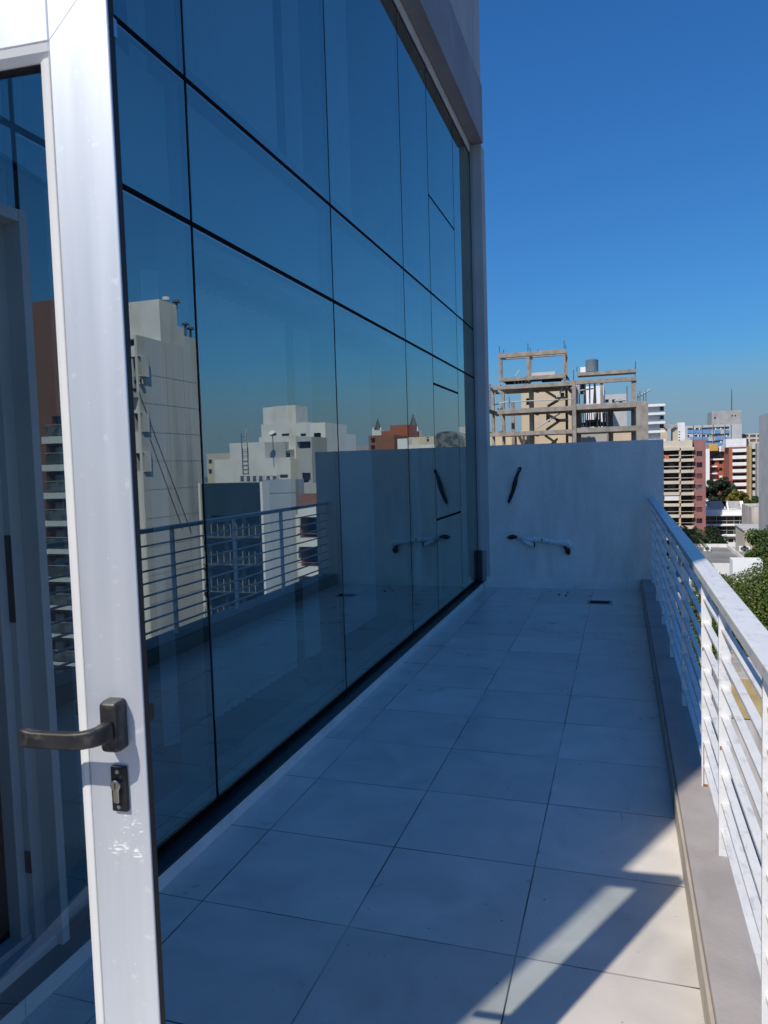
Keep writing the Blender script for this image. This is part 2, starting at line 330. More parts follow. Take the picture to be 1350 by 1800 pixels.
# city
M['white'] = mat('city_white', (.82, .81, .79), (.70, .69, .67), rough=.8, scale=.25, dirt=((.36, .35, .33), .5, .56, .5, (1, 1, .3)))
M['whiter'] = mat('city_white_clean', (.87, .87, .86), (.80, .80, .79), rough=.7, scale=.2)
M['partywall'] = mat('party_wall', (.70, .705, .70), (.60, .605, .60), rough=.9, scale=.35, stretch=(1, 1, .12), dirt=((.24, .24, .24), .35, .52, .55, (1, 1, .18)))
M['cream'] = mat('city_cream', (.62, .50, .34), (.52, .42, .29), rough=.8, scale=.3)
M['cream2'] = mat('city_cream_light', (.66, .59, .46), (.56, .50, .40), rough=.8, scale=.4)
M['bluegrey'] = mat('city_blue_grey', (.40, .44, .50), (.34, .38, .44), rough=.8, scale=.3)
M['grey'] = mat('city_grey', (.40, .39, .37), (.32, .31, .30), rough=.85, scale=.3, dirt=((.22, .21, .2), .3, .55, .5, (1, 1, .3)))
M['lgrey'] = mat('city_light_grey', (.52, .52, .51), (.44, .44, .43), rough=.85, scale=.3)
M['roof'] = mat('flat_roof', (.26, .25, .24), (.16, .16, .155), rough=.9, scale=.25, detail=7)
M['rooflight'] = mat('light_roof', (.46, .45, .43), (.34, .33, .32), rough=.9, scale=.4, detail=7)
M['pink'] = brick_mat('pink_brick', (.36, .16, .145), (.28, .115, .105), (.33, .2, .18))
M['red'] = brick_mat('red_brick', (.42, .125, .07), (.33, .095, .055), (.34, .14, .1))
M['brown'] = brick_mat('brown_brick', (.30, .13, .08), (.22, .09, .055), (.3, .18, .14))
M['rconc'] = mat('raw_concrete', (.37, .325, .27), (.24, .21, .175), rough=.95, scale=1.2, detail=8, bump=.3, bscale=6, dirt=((.20, .17, .14), .9, .55, .5, (1, 1, .5)))
M['dwin'] = mat('window_dark', (.03, .035, .04), (.015, .018, .02), rough=.12, scale=.7, fac=(.45, .55))
M['shutter'] = mat('shutter_maroon', (.14, .045, .04), rough=.6, scale=2)
M['lwin'] = mat('window_grey', (.16, .18, .20), (.07, .08, .09), rough=.2, scale=.8, fac=(.45, .55))
M['blue'] = mat('blue_panel', (.16, .34, .62), (.12, .26, .50), rough=.5, scale=.5)
M['ochre2'] = mat('ochre_render', (.50, .34, .15), (.40, .27, .12), rough=.85)
M['yellow'] = mat('yellow_cladding', (.62, .38, .09), (.5, .30, .07), rough=.7)
M['ochre'] = mat('ochre_wall', (.55, .42, .20), (.40, .29, .13), rough=.9, scale=1.2)
M['darkbl'] = mat('dark_cladding', (.016, .030, .034), (.010, .02, .024), rough=.3, scale=.6)
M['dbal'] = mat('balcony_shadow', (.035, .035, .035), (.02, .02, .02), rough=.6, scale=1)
M['tank'] = mat('tank_plastic', (.16, .21, .25), (.12, .16, .19), rough=.45, scale=1)
M['slate'] = mat('slate_spire', (.09, .11, .12), (.06, .075, .08), rough=.7, scale=1)
M['stained'] = mat('stained_wall', (.64, .60, .55), (.45, .40, .36), rough=.9, scale=.8, stretch=(1, 1, .2), dirt=((.20, .17, .15), 1.0, .52, .7, (1, 1, .25)))
M['asphalt'] = mat('asphalt', (.13, .125, .12), (.07, .07, .068), rough=.9, scale=.05, detail=8)
M['bark'] = mat('bark', (.12, .09, .065), (.07, .05, .04), rough=.95, scale=8)
M['leaf1'] = leaf_mat('leaf_green', (.045, .085, .014), (.10, .15, .022), (.22, .22, .04))
M['leaf2'] = leaf_mat('leaf_dark', (.012, .028, .010), (.025, .048, .016), (.045, .075, .022))
M['leaf3'] = leaf_mat('leaf_yellow', (.12, .12, .012), (.20, .18, .015), (.30, .25, .03))
M['leaf4'] = leaf_mat('leaf_mid', (.03, .065, .012), (.06, .11, .018), (.10, .16, .03))
M['palm'] = leaf_mat('palm_leaf', (.05, .075, .02), (.10, .13, .04), (.20, .21, .08))
GZ = -24.4
# ------------------------------------------------------------------ setting
g = MB(); g.quad([(-2500, -2500, GZ), (2500, -2500, GZ), (2500, 2500, GZ), (-2500, 2500, GZ)])
tag(g.build('ground', M['asphalt']), kind='structure')
tag(MB().box(-1.76, .222, -5, 9.27, -.12, 0).build('terrace_floor', M['tile']), kind='structure')
kb = MB(); kb.box(.2225, .476, -5, 9.27, -.12, .1385)
ko = tag(kb.build('kerb', M['conc_grey'], bevel=.006), kind='structure')
tag(MB().box(.2105, .2222, -5, 9.255, .0, .118).build('kerb_band', M['beige_band'], bevel=.003), kind='structure')
# ------------------------------------------------------------------ own building
ob = thing('office_building', 'blue tinted glass office facade rising beside the tiled terrace, with the white door standing open', 'building', (-1.75, 4, 0))
ob.location = (0, 0, 0)
ZS = [.11, 2.662, 3.265, 5.40, 5.94]
YS = [1.85, 2.827, 4.467, 6.126, 7.074, 8.238, 9.228]
YEND = -.77
J = .0095
def pane(y0, y1, z0, z1, jy0=J, jy1=J):
    MB().box(XG-.008, XG, y0+jy0, y1-jy1, z0+.012, z1-.012).build('glass_pane', M['glass'], ob)
for i in range(len(YS)-1):
    for k in range(4):
        y0, y1, z0, z1 = YS[i], YS[i+1], ZS[k], ZS[k+1]
        if i == 4 and k == 0:
            for a, b in ((z0, 1.042), (1.042, 2.387), (2.387, z1)): pane(y0, y1, a, b)
        elif i == 4 and k == 2:
            for a, b in ((z0, 4.2), (4.2, z1)): pane(y0, y1, a, b)
        else: pane(y0, y1, z0, z1)
DY0, DY1, DZ = .86, 1.85, 2.40
pane(DY0, DY1, DZ+.0, ZS[1]); pane(DY0, DY1, ZS[1], ZS[2]); pane(DY0, DY1, ZS[2], ZS[3]); pane(DY0, DY1, ZS[3], ZS[4])
for k in range(1, 4): pane(YEND+.03, DY0, ZS[k], ZS[k+1])
B('reflection_mask_panel', M['reflection_mask_panel'], ob, XG-.03, XG, YEND+.03, DY0-.012, ZS[0]+.014, ZS[1]-.016)  # unseen dark panel added instead of glass, keeps the door's mirror image dim
# black joints between the panes and the aluminium profiles behind them
for y in YS[1:-1]:
    B('mullion', M['silicone'], ob, XG-.028, XG-.0055, y-J-.001, y+J+.001, ZS[0], ZS[4])
    B('mullion_profile', M['alu_in'], ob, XG-.16, XG-.03, y-.032, y+.032, ZS[0], ZS[4])
for y in (DY0, DY1):
    B('mullion', M['silicone'], ob, XG-.028, XG-.0055, y-J-.001, y+J+.001, DZ if y == DY0 else ZS[0], ZS[4])
B('mullion', M['silicone'], ob, XG-.028, XG-.0055, YS[-1]-.008, YS[-1]+.035, ZS[0]-.02, ZS[4])
for z, h in ((ZS[1], .014), (ZS[2], .014), (ZS[3], .013)):
    B('transom', M['silicone'], ob, XG-.027, XG-.005, DY1, 9.22, z-h, z+h)
    B('transom', M['silicone'], ob, XG-.027, XG-.005, YEND+.03, DY1-.001, z-.005, z+.005)
B('transom', M['silicone'], ob, XG-.027, XG-.005, YEND+.03, 9.2, .088, .124)
for z in (1.042, 2.387, 4.2):
    B('transom', M['silicone'], ob, XG-.026, XG-.0045, YS[4], YS[5], z-.012, z+.012)
# thin bright cover strips under the transoms
for z in (ZS[2]-.0165, ZS[1]-.0165):
    for y0, y1 in ((DY1+.02, 2.80), (2.85, 4.45), (4.49, 6.1)):
        B('cover_strip', M['steel'], ob, XG-.010, XG+.0006, y0, y1, z-.0016, z+.0008)
B('head_trim', M['skirt'], ob, XG-.02, XG+.0058, -.38, 9.228, 5.425, 5.5285)
# sill and skirting
MB().prism([(XG-.03, .087), (XG-.002, .087), (-1.684, .079), (-1.684, .066), (XG-.03, .066)], 'y', YEND+.02, 9.22).build('sill', M['sill'], ob)
y = YEND
ks = 0
while y < 9.2:
    y2 = min(y+.60, 9.255)
    B('skirting_tile', M['skirt'], ob, XG-.02, -1.690, y+.0015, y2-.0015, .0, .0655, bevel=.0015); y = y2; ks += 1
# body behind, slabs, rooms
B('lower_body', M['upper'], ob, -14, .474, -4.98, 9.46, GZ, -.125)
B('reflection_mask_sheet', M['darkbl'], ob, -13.9, -1.765, -4.97, YEND-.01, -.124, -.095)  # unseen dark sheet, added to keep sunlit roofing out of the door glass
B('floor_slab', M['int_dark'], ob, -9.8, XG-.03, YEND+.2, 9.26, -.12, .085)
B('floor_slab', M['int_wall'], ob, -9.8, XG-.18, YEND+.2, 9.26, 2.72, 3.20)
B('ceiling', M['int_wall'], ob, -9.8, XG-.03, YEND+.2, 9.26, 5.61, 5.75)
B('interior_wall', M['int_wall'], ob, -10, -9.82, YEND+.2, 9.26, -.12, 5.75)
B('interior_wall', M['int_wall'], ob, -9.8, XG-.2, 7.98, 8.06, .086, 2.715)
B('partition', M['int_shade'], ob, -9.8, -2.6, 2.66, 2.74, .086, 2.715)
B('side_wall', M['upper'], ob, -10, XG-.002, YEND, YEND+.19, -.12, 13)
B('side_wall', M['upper'], ob, -10, XG-.002, 9.27, 9.46, -.12, 13)
B('rear_wall', M['upper'], ob, -10.3, -10.01, YEND, 9.46, -.12, 13)
B('roof', M['roof'], ob, -10, XG+.1, YEND+.2, 9.26, 12.7, 12.95)
B('interior_column', M['skirt'], ob, -2.28, -1.96, 2.20, 2.50, .086, 2.715)
B('interior_skirting', M['int_dark'], ob, -2.292, -1.948, 2.188, 2.512, .087, .19)
B('interior_column', M['skirt'], ob, -2.28, -1.96, 6.35, 6.65, .086, 2.715)
B('interior_column', M['skirt'], ob, -2.28, -1.96, 2.20, 2.50, 3.205, 5.6)
B('interior_column', M['skirt'], ob, -2.28, -1.96, 6.35, 6.65, 3.205, 5.6)
for i in range(len(YS)-1):
    B('spandrel_panel', M['spandrel'], ob, XG-.10, XG-.07, YS[i]+.05, YS[i+1]-.05, ZS[1]+.035, ZS[2]-.035)
B('spandrel_panel', M['spandrel'], ob, XG-.10, XG-.07, YEND+.25, DY0-.05, ZS[1]+.035, ZS[2]-.035)
for i in range(1, len(YS)-1):   # inner frame lines along sill and head of each bay
    for z0, z1 in ((ZS[0]+.02, ZS[0]+.075), (ZS[1]-.085, ZS[1]-.03), (ZS[2]+.03, ZS[2]+.085)):
        B('inner_frame', M['alu_in'], ob, XG-.15, XG-.03, YS[i]+.034, YS[i+1]-.034, z0, z1)
B('inner_frame', M['alu_in'], ob, XG-.15, XG-.03, YS[0]+.034, YS[1]-.034, ZS[0]+.02, ZS[0]+.075)
# fascia, upper wall and end pier
MB().prism([(XG+.006, 5.53), (-1.588, 5.53), (-1.588, 6.225), (-1.63, 6.235), (XG-.1, 6.235), (XG-.1, 5.945), (XG+.006, 5.945)], 'y', -.40, 9.30).build('fascia', M['fascia'], ob, bevel=.006)
B('upper_wall', M['upper'], ob, XG-.1, -1.625, -.40, 8.955, 6.236, 13.2)
B('upper_wall', M['upper'], ob, XG-.1, -1.625, 8.97, 9.42, 6.236, 13.2)
B('pier', M['upper'], ob, XG-.001, -1.612, 9.271, 9.50, -.1, 5.529, bevel=.004)
B('edge_profile', M['white_frame'], ob, XG+.002, XG+.030, 9.245, 9.269, .48, 5.52)
B('corner_cover', M['sill'], ob, XG+.001, XG+.046, 9.185, 9.269, .09, .475, bevel=.002)
B('corner_cover', M['drain'], ob, XG+.048, XG+.098, 9.235, 9.266, .085, .47, bevel=.002)
# door frame in the facade
df = MB()
df.box(XG-.10, XG+.030, DY1-.028, DY1+.004, .092, DZ+.004); df.box(XG-.10, XG+.030, DY0-.004, DY0+.028, .092, DZ+.004)
df.box(XG-.10, XG+.0285, DY0+.028, DY1-.028, DZ-.034, DZ+.003)
df.box(XG-.10, XG-.030, DY1-.075, DY1-.028, .092, DZ-.034); df.box(XG-.10, XG-.030, DY0+.028, DY0+.060, .092, DZ-.034)
df.box(XG-.10, XG-.032, DY0+.06, DY1-.075, DZ-.075, DZ-.034)
df.box(XG-.10, XG-.052, DY1-.11, DY1-.075, .092, DZ-.08); df.box(XG-.10, XG+.010, DY0+.06, DY1-.028, .092, .128)
df.box(XG-.10, XG-.045, DY0+.06, DY1-.075, .128, .15)
dfo = df.build('door_frame', M['white_frame'], ob, bevel=.002)
MB().box(XG-.055, XG-.0300, DY1-.079, DY1-.0752, 1.15, 1.42).box(XG-.055, XG-.030, DY1-.079, DY1-.0752, .35, .42).build('lock_keep', M['black'], dfo)
# ---- the open door leaf: local x runs from the hinge (-1.045) to the free edge (0), local -y faces the camera
TH = .036
dm = MB()
Z0, Z1 = .125, 2.345
Wd = 1.045
def fr(x0, x1, z0, z1, y0, y1): dm.box(x0, x1, y0, y1, z0, z1)
# front flange ring
fr(-.100, 0, Z0, Z1, 0, .0045); fr(-Wd, -Wd+.100, Z0, Z1, 0, .0045)
fr(-Wd+.100, -.100, Z1-.100, Z1, .0, .0045); fr(-Wd+.100, -.100, Z0, Z0+.10, .0, .0045)
door = dm.build('door', M['white_alu'], ob, bevel=.0022, label='white aluminium glazed door standing open across the terrace, black lever on its stile')
door.location = (-.706, .94, 0); door.rotation_euler = (0, 0, R_(5))
bm_ = MB()   # glazing bead, sloping to the glass
for (x0, x1, xa, xb) in ((-.1225, -.1005, 0, 0),):
    bm_.prism([(-.1005, .001), (-.1005, .014), (-.1225, .014), (-.1225, .0105), (-.112, .003)], 'z', Z0+.1225, Z1-.1225)
    bm_.prism([(-Wd+.1005, .001), (-Wd+.1005, .014), (-Wd+.1225, .014), (-Wd+.1225, .0105), (-Wd+.112, .003)], 'z', Z0+.1225, Z1-.1225)
bm_.prism([(.001, Z1-.1005), (.014, Z1-.1005), (.014, Z1-.1225), (.0105, Z1-.1225), (.003, Z1-.112)], 'x', -Wd+.1005, -.1005)
bm_.prism([(.001, Z0+.1005), (.014, Z0+.1005), (.014, Z0+.1225), (.0105, Z0+.1225), (.003, Z0+.112)], 'x', -Wd+.1005, -.1005)
bm_.build('glazing_bead', M['bead'], door)
MB().box(-.090, -.009, .0050, TH-.004, Z0+.01, Z1-.01).box(-Wd+.012, -Wd+.09, .0050, TH-.004, Z0+.01, Z1-.01).box(-Wd+.09, -.09, .0050, TH-.004, Z1-.09, Z1-.011).box(-Wd+.09, -.09, .0050, TH-.004, Z0+.011, Z0+.09).build('gasket', M['gasket'], door)
bk = MB(); bk.box(-.118, -.0135, TH-.0035, TH, Z0, Z1); bk.box(-Wd, -Wd+.118, TH-.0035, TH, Z0, Z1)
bk.box(-Wd+.118, -.118, TH-.0035, TH, Z1-.118, Z1); bk.box(-Wd+.118, -.118, TH-.0035, TH, Z0, Z0+.118)
bk.build('rear_flange', M['white_alu'], door)
MB().box(-.1245, -.092, .0135, .0325, Z0+.09, Z1-.09).box(-Wd+.092, -Wd+.1245, .0135, .0325, Z0+.09, Z1-.09).box(-Wd+.1245, -.1245, .0135, .0325, Z1-.1245, Z1-.092).box(-Wd+.1245, -.1245, .0135, .0325, Z0+.092, Z0+.1245).build('glazing_seal', M['gasket'], door)
MB().box(-Wd+.12, -.12, .022, .028, Z0+.12, Z1-.12).build('glass', M['door_glass'], door)
B('latch_tab', M['steel'], door, -.0135, -.009, TH-.006, TH+.003, 2.255, 2.282)
# mitre joints and a shallow groove
mj = MB()
for k in range(1):
    mj.quad([(-.1005, -.0004, Z1-.1005), (-.0995, -.0004, Z1-.1005), (0-.002, -.0004, Z1-.003), (-.003, -.0004, Z1-.003)])
mj.quad([(-.1012, -.0003, Z0+.1), (-.1002, -.0003, Z0+.1), (-.1002, -.0003, Z1-.1), (-.1012, -.0003, Z1-.1)])
mj.build('mitre_joint', M['white_frame'], door)
# lever handle
hb = MB(); hx = -.045; hz = 1.212
hb.sweep([(hx, .000, hz), (hx, -.016, hz), (hx, -.024, hz), (hx, -.0265, hz)], [.033, .033, .030, .025], [.080, .080, .077, .070], r=.22)
plate = hb.build('handle_plate', M['handle'], door, smooth=False, bevel=.001)
lv = MB()
pth = [(hx, -.020, hz-.004), (hx, -.034, hz-.004), (hx-.003, -.045, hz-.005), (hx-.011, -.053, hz-.0065), (hx-.024, -.0575, hz-.0085), (hx-.045, -.059, hz-.010), (hx-.08, -.059, hz-.0105), (hx-.108, -.0585, hz-.0105), (hx-.118, -.0580, hz-.0098), (hx-.126, -.057, hz-.0088), (hx-.1285, -.0565, hz-.0088)]
lv.sweep(pth, [.021, .020, .018, .016, .0145, .014, .014, .014, .0145, .0145, .012], [.032, .030, .028, .027, .0265, .026, .026, .026, .0275, .029, .025], r=.30)
lvo = lv.build('lever', M['handle'], door, smooth=True)
try:
    lvo.data.polygons.foreach_set('use_smooth', [True]*len(lvo.data.polygons))
except Exception: pass
xl = MB(); hx2 = -.052
xl.sweep([(hx2, TH, hz-.01), (hx2, TH+.03, hz-.01)], [.03, .028], [.075, .07])
xl.sweep([(hx2+.014, TH+.045, hz-.012), (hx2, TH+.048, hz-.012), (hx2-.03, TH+.052, hz-.012), (hx2-.12, TH+.052, hz-.012), (hx2-.128, TH+.051, hz-.012)], [.02, .016, .014, .014, .012], [.03, .028, .027, .027, .024])
xl.build('outer_lever', M['black'], door, bevel=.001)
lp = MB(); lz = 1.107; lx = -.046
lp.box(lx-.0135, lx+.0135, -.0065, .001, lz-.036, lz+.036)
lpo = lp.build('lock_plate', M['black'], door, bevel=.002)
cy = MB(); cy.tube([(lx-.002, -.004, lz+.008), (lx-.002, -.0135, lz+.008)], .0085, 20); cy.sweep([(lx-.002, -.004, lz-.006), (lx-.002, -.0125, lz-.006)], [.010, .010], [.028, .028])
MB().box(lx-.0029, lx-.0011, -.0138, -.0134, lz+.003, lz+.013).build('keyway', M['hole'], door)
cy.build('lock_cylinder', M['brass'], door, bevel=.0008)
for zz in (lz+.028, lz-.028):
    MB().tube([(lx-.001, -.005, zz), (lx-.001, -.0080, zz)], [.0042, .0030], 14).build('screw', M['steel'], door)
MB().tube([(lx, TH, lz), (lx, TH+.012, lz)], [.012, .009], 16).build('outer_cylinder', M['brass'], door)
# ------------------------------------------------------------------ vertical blinds
def blind(y0, y1, z0, z1, label):
    t = thing('vertical_blind', label, 'blind', (XG-.30, (y0+y1)/2, z1), 0, 'vertical blinds hanging inside the glass')
    L0 = -(y1-y0)/2; n = int((y1-y0)/.078)
    hd = MB().box(-.02, .02, L0, -L0, -.03, 0); hd.build('headrail', M['alu_in'], t)
    s = MB()
    for k in range(n):
        yc = L0+.04+k*.078; a = R_(38+random.uniform(-3, 3)); hw = .0445
        dx, dy = math.sin(a)*hw, math.cos(a)*hw
        p = [(-dx, yc-dy), (0.006, yc), (dx, yc+dy)]
        for q in range(2):
            s.quad([(p[q][0], p[q][1], z0-z1), (p[q+1][0], p[q+1][1], z0-z1), (p[q+1][0], p[q+1][1], -.035), (p[q][0], p[q][1], -.035)])
    s.build('slats', M['blind'], t)
blind(2.90, 4.36, .30, 2.56, 'pale vertical blind behind the wide lower pane beside the door')
blind(4.54, 6.00, .30, 2.56, 'pale vertical blind behind the lower pane, second from the door')
blind(2.90, 4.38, 3.30, 5.55, 'pale vertical blind behind the wide upper pane nearest the door')
blind(4.54, 5.70, 3.30, 5.55, 'pale vertical blind behind the middle upper pane')
blind(7.35, 8.12, .25, 2.56, 'narrow pale vertical blind behind the far lower panes by the plaster wall')
# ------------------------------------------------------------------ railing
rl = thing('railing', 'white painted steel railing with horizontal bars along the open side of the terrace', 'railing', (.35, 3, .1385))
rl.location = (0, 0, 0)
MB().box(.303, .375, -4.9, 9.262, 1.087, 1.122).build('top_rail', M['rail'], rl, bevel=.003)
posts = [8.99, 7.87, 6.76, 5.65, 4.54, 3.43, 2.83, 1.97, .85, -.3, -1.4, -2.5, -3.6, -4.7]
for y in posts:
    MB().box(.327, .369, y, y+.010 if False else y+.014, .1386, 1.0868).build('post', M['rail'], rl, bevel=.0012)
for k in range(8):
    z = .982-.1065*k
    bars = MB()
    ps = sorted(posts)
    edges = [-4.9]+ps+[9.262]
    for a, b in zip(edges[:-1], edges[1:]):
        bars.box(.335, .361, a+.0142, b-.0004, z-.0125, z)
    bars.build('rail_bar', M['rail'], rl, bevel=.0012)
for (y_, k_) in ((3.43, 2), (4.54, 0), (4.54, 1), (5.65, 3), (2.83, 4), (7.87, 0)):
    z_ = .982-.1065*k_; B('rust_spot', M['rust'], rl, .3305, .3355, y_-.0012, y_-.0002, z_-.020, z_-.006)
# rust streak on the sunlit post
rs = MB(); rs.box(.334, .337, 3.4285, 3.4300, .145, .34); rs.box(.333, .352, 3.428, 3.4300, .1387, .150); rs.build('rust_streak', M['rust'], rl)
# ------------------------------------------------------------------ terrace end wall
tw = thing('end_wall', 'grey rough plastered parapet wall closing the far end of the terrace', 'wall', (-.6, 9.27, 0)); tw.location = (0, 0, 0)
B('wall', M['plaster'], tw, -1.611, .478, 9.2705, 9.47, -.12, 1.807, bevel=.004)
for a, b in ((-1.684, -1.15), (-1.15, -.55), (-.55, .05), (.05, .21)):
    B('skirting_tile', M['skirt'], tw, a+.0015, b-.0015, 9.258, 9.2703, .0005, .135, bevel=.0015)
# cable tail and wrapped pipes hanging out of the wall
def hole(c, rx, rz, parent, sd):
    random.seed(sd); n = 14; mbk = MB()
    ring = [(c[0]+rx*math.cos(2*math.pi*k/n)*random.uniform(.75, 1.15), 9.2695, c[2]+rz*math.sin(2*math.pi*k/n)*random.uniform(.75, 1.15)) for k in range(n)]
    mbk.quad(ring); back = [(p[0], 9.2698+.0, p[2]) for p in ring]
    mbk.build('hole', M['hole'], parent)
ct = thing('cable_tail', 'black taped cable bundle hanging down the end wall', 'cable', (-1.25, 9.25, 1.3)); ct.location = (0, 0, 0)
p0 = W(914, 824, 9.26); p1 = W(908, 838, 9.24); p2 = W(905, 850, 9.235); p3 = W(902, 862, 9.24); p4 = W(898, 873, 9.245); p5 = W(894, 883, 9.25)
hole(W(914, 825, 9.27), .022, .035, ct, 1)
MB().tube([p0, p1, p2, p3, p4, p5], [.012, .021, .030, .024, .022, .014], 10).build('taped_bundle', M['black'], ct, smooth=True)
for k in range(4):
    q = [W(898+random.uniform(-2, 2), 872, 9.245), W(893+k*2.2, 880+random.uniform(-2, 2), 9.24), W(894+k*1.6, 885-(k % 2)*6, 9.25)]
    MB().tube(q, .004, 6).build('wire', M['brass' if k == 2 else 'black'], ct, smooth=True)
for k in range(3):
    q = [W(911, 832, 9.25), W(909+k*3, 825, 9.24), W(913+k*1.5, 821+k, 9.262)]
    MB().tube(q, .004, 6).build('wire', M['steel' if k == 1 else 'black'], ct, smooth=True)
pp = thing('wrapped_pipe', 'white wrapped air-conditioner pipes with dark ends hanging low across the end wall', 'pipe', (-1, 9.24, .6)); pp.location = (0, 0, 0)
hole(W(901, 944, 9.27), .055, .032, pp, 3); hole(W(998, 968, 9.27), .035, .05, pp, 4)
MB().tube([W(910, 947, 9.24), W(925, 947, 9.225), W(945, 948, 9.22), W(960, 950, 9.225), W(975, 953, 9.22), W(988, 954, 9.225), W(998, 955, 9.23), W(1002, 961, 9.235)], [.022, .030, .032, .027, .029, .036, .048, .034], 12).build('pipe', M['tape'], pp, smooth=True)
MB().tube([W(915, 948, 9.235), W(924, 953, 9.215), W(932, 956, 9.215), W(938, 957, 9.22)], [.014, .023, .028, .025], 10).build('branch_pipe', M['tape'], pp, smooth=True)
MB().tube([W(892, 944, 9.26), W(897, 946, 9.235), W(903, 943, 9.23), W(909, 944, 9.235)], [.010, .018, .024, .016], 9).build('pipe_end', M['black'], pp, smooth=True)
MB().tube([W(990, 957, 9.22), W(994, 964, 9.215), W(999, 969, 9.23), W(1000, 974, 9.25)], [.010, .017, .032, .016], 9).build('pipe_end', M['black'], pp, smooth=True)
for u, v0, v1 in ((952, 946, 953), (939, 953, 963)):
    MB().tube([W(u, v0, 9.20), W(u+1, (v0+v1)/2, 9.195), W(u-.5, v1, 9.205)], [.006, .009, .005], 7).build('tape_strip', M['black'], pp, smooth=True)
MB().tube([W(964, 954, 9.215), W(967, 958, 9.21), W(969, 954, 9.215)], .008, 7).build('torn_wrap', M['tape'], pp, smooth=True)
# floor drain
fd = thing('floor_drain', 'rectangular floor drain with dark slot near the end wall', 'drain', (-.24, 8.43, 0)); fd.location = (0, 0, 0)
ff = MB(); ff.box(-.372, -.108, 8.335, 8.350, .0005, .004); ff.box(-.372, -.108, 8.515, 8.53, .0005, .004); ff.box(-.372, -.345, 8.350, 8.515, .0005, .0042); ff.box(-.135, -.108, 8.350, 8.515, .0005, .0042)
ff.build('frame', M['drain'], fd)
gr = MB(); gr.box(-.345, -.135, 8.350, 8.515, .0005, .0012); gr.build('slot', M['hole'], fd)
for k in range(5): B('grate_bar', M['black'], fd, -.345, -.135, 8.37+k*.030, 8.376+k*.030, .0014, .0034)
tag(MB().tube([(-.63, 8.98, .006), (-.62, 8.985, .008)], .009, 8).build('debris', M['black']), 'dark crumb on the tiles below the end wall, nearest the skirting', 'debris', 'dark crumbs on the tiles')
tag(MB().tube([(-.72, 8.82, .005), (-.708, 8.83, .007)], .008, 8).build('debris', M['black']), 'dark crumb on the tiles, leftmost of the three below the pipes', 'debris', 'dark crumbs on the tiles')
tag(MB().tube([(-.64, 8.76, .005), (-.62, 8.765, .009)], .010, 8).build('debris', M['black']), 'dark crumb on the tiles, farthest of the three from the end wall', 'debris', 'dark crumbs on the tiles')

exec('pass')
# ------------------------------------------------------------------ city helpers
def facade(mb, axis, c, a0, a1, z0, z1, ops, depth, rm=1, out=-1):
    """wall sheet on plane axis=c, with real openings; 'out' is the outward direction along the axis"""
    ax = sorted(set([a0, a1]+[min(max(q, a0), a1) for o in ops for q in o[:2]]))
    zx = sorted(set([z0, z1]+[min(max(q, z0), z1) for o in ops for q in o[2:4]]))
    def P(a, z, d=0): return (a, c-out*d, z) if axis == 'y' else (c-out*d, a, z)
    for i in range(len(ax)-1):
        for k in range(len(zx)-1):
            am, zm = (ax[i]+ax[i+1])/2, (zx[k]+zx[k+1])/2
            if any(o[0] < am < o[1] and o[2] < zm < o[3] for o in ops): continue
            mb.quad([P(ax[i], zx[k]), P(ax[i+1], zx[k]), P(ax[i+1], zx[k+1]), P(ax[i], zx[k+1])])
    for o in ops:
        a, b, p, q = o[:4]; d = o[4] if len(o) > 4 and o[4] else depth
        mb.quad([P(a, p), P(b, p), P(b, p, d), P(a, p, d)]); mb.quad([P(a, q), P(b, q), P(b, q, d), P(a, q, d)])
        mb.quad([P(a, p), P(a, q), P(a, q, d), P(a, p, d)]); mb.quad([P(b, p), P(b, q), P(b, q, d), P(b, p, d)])
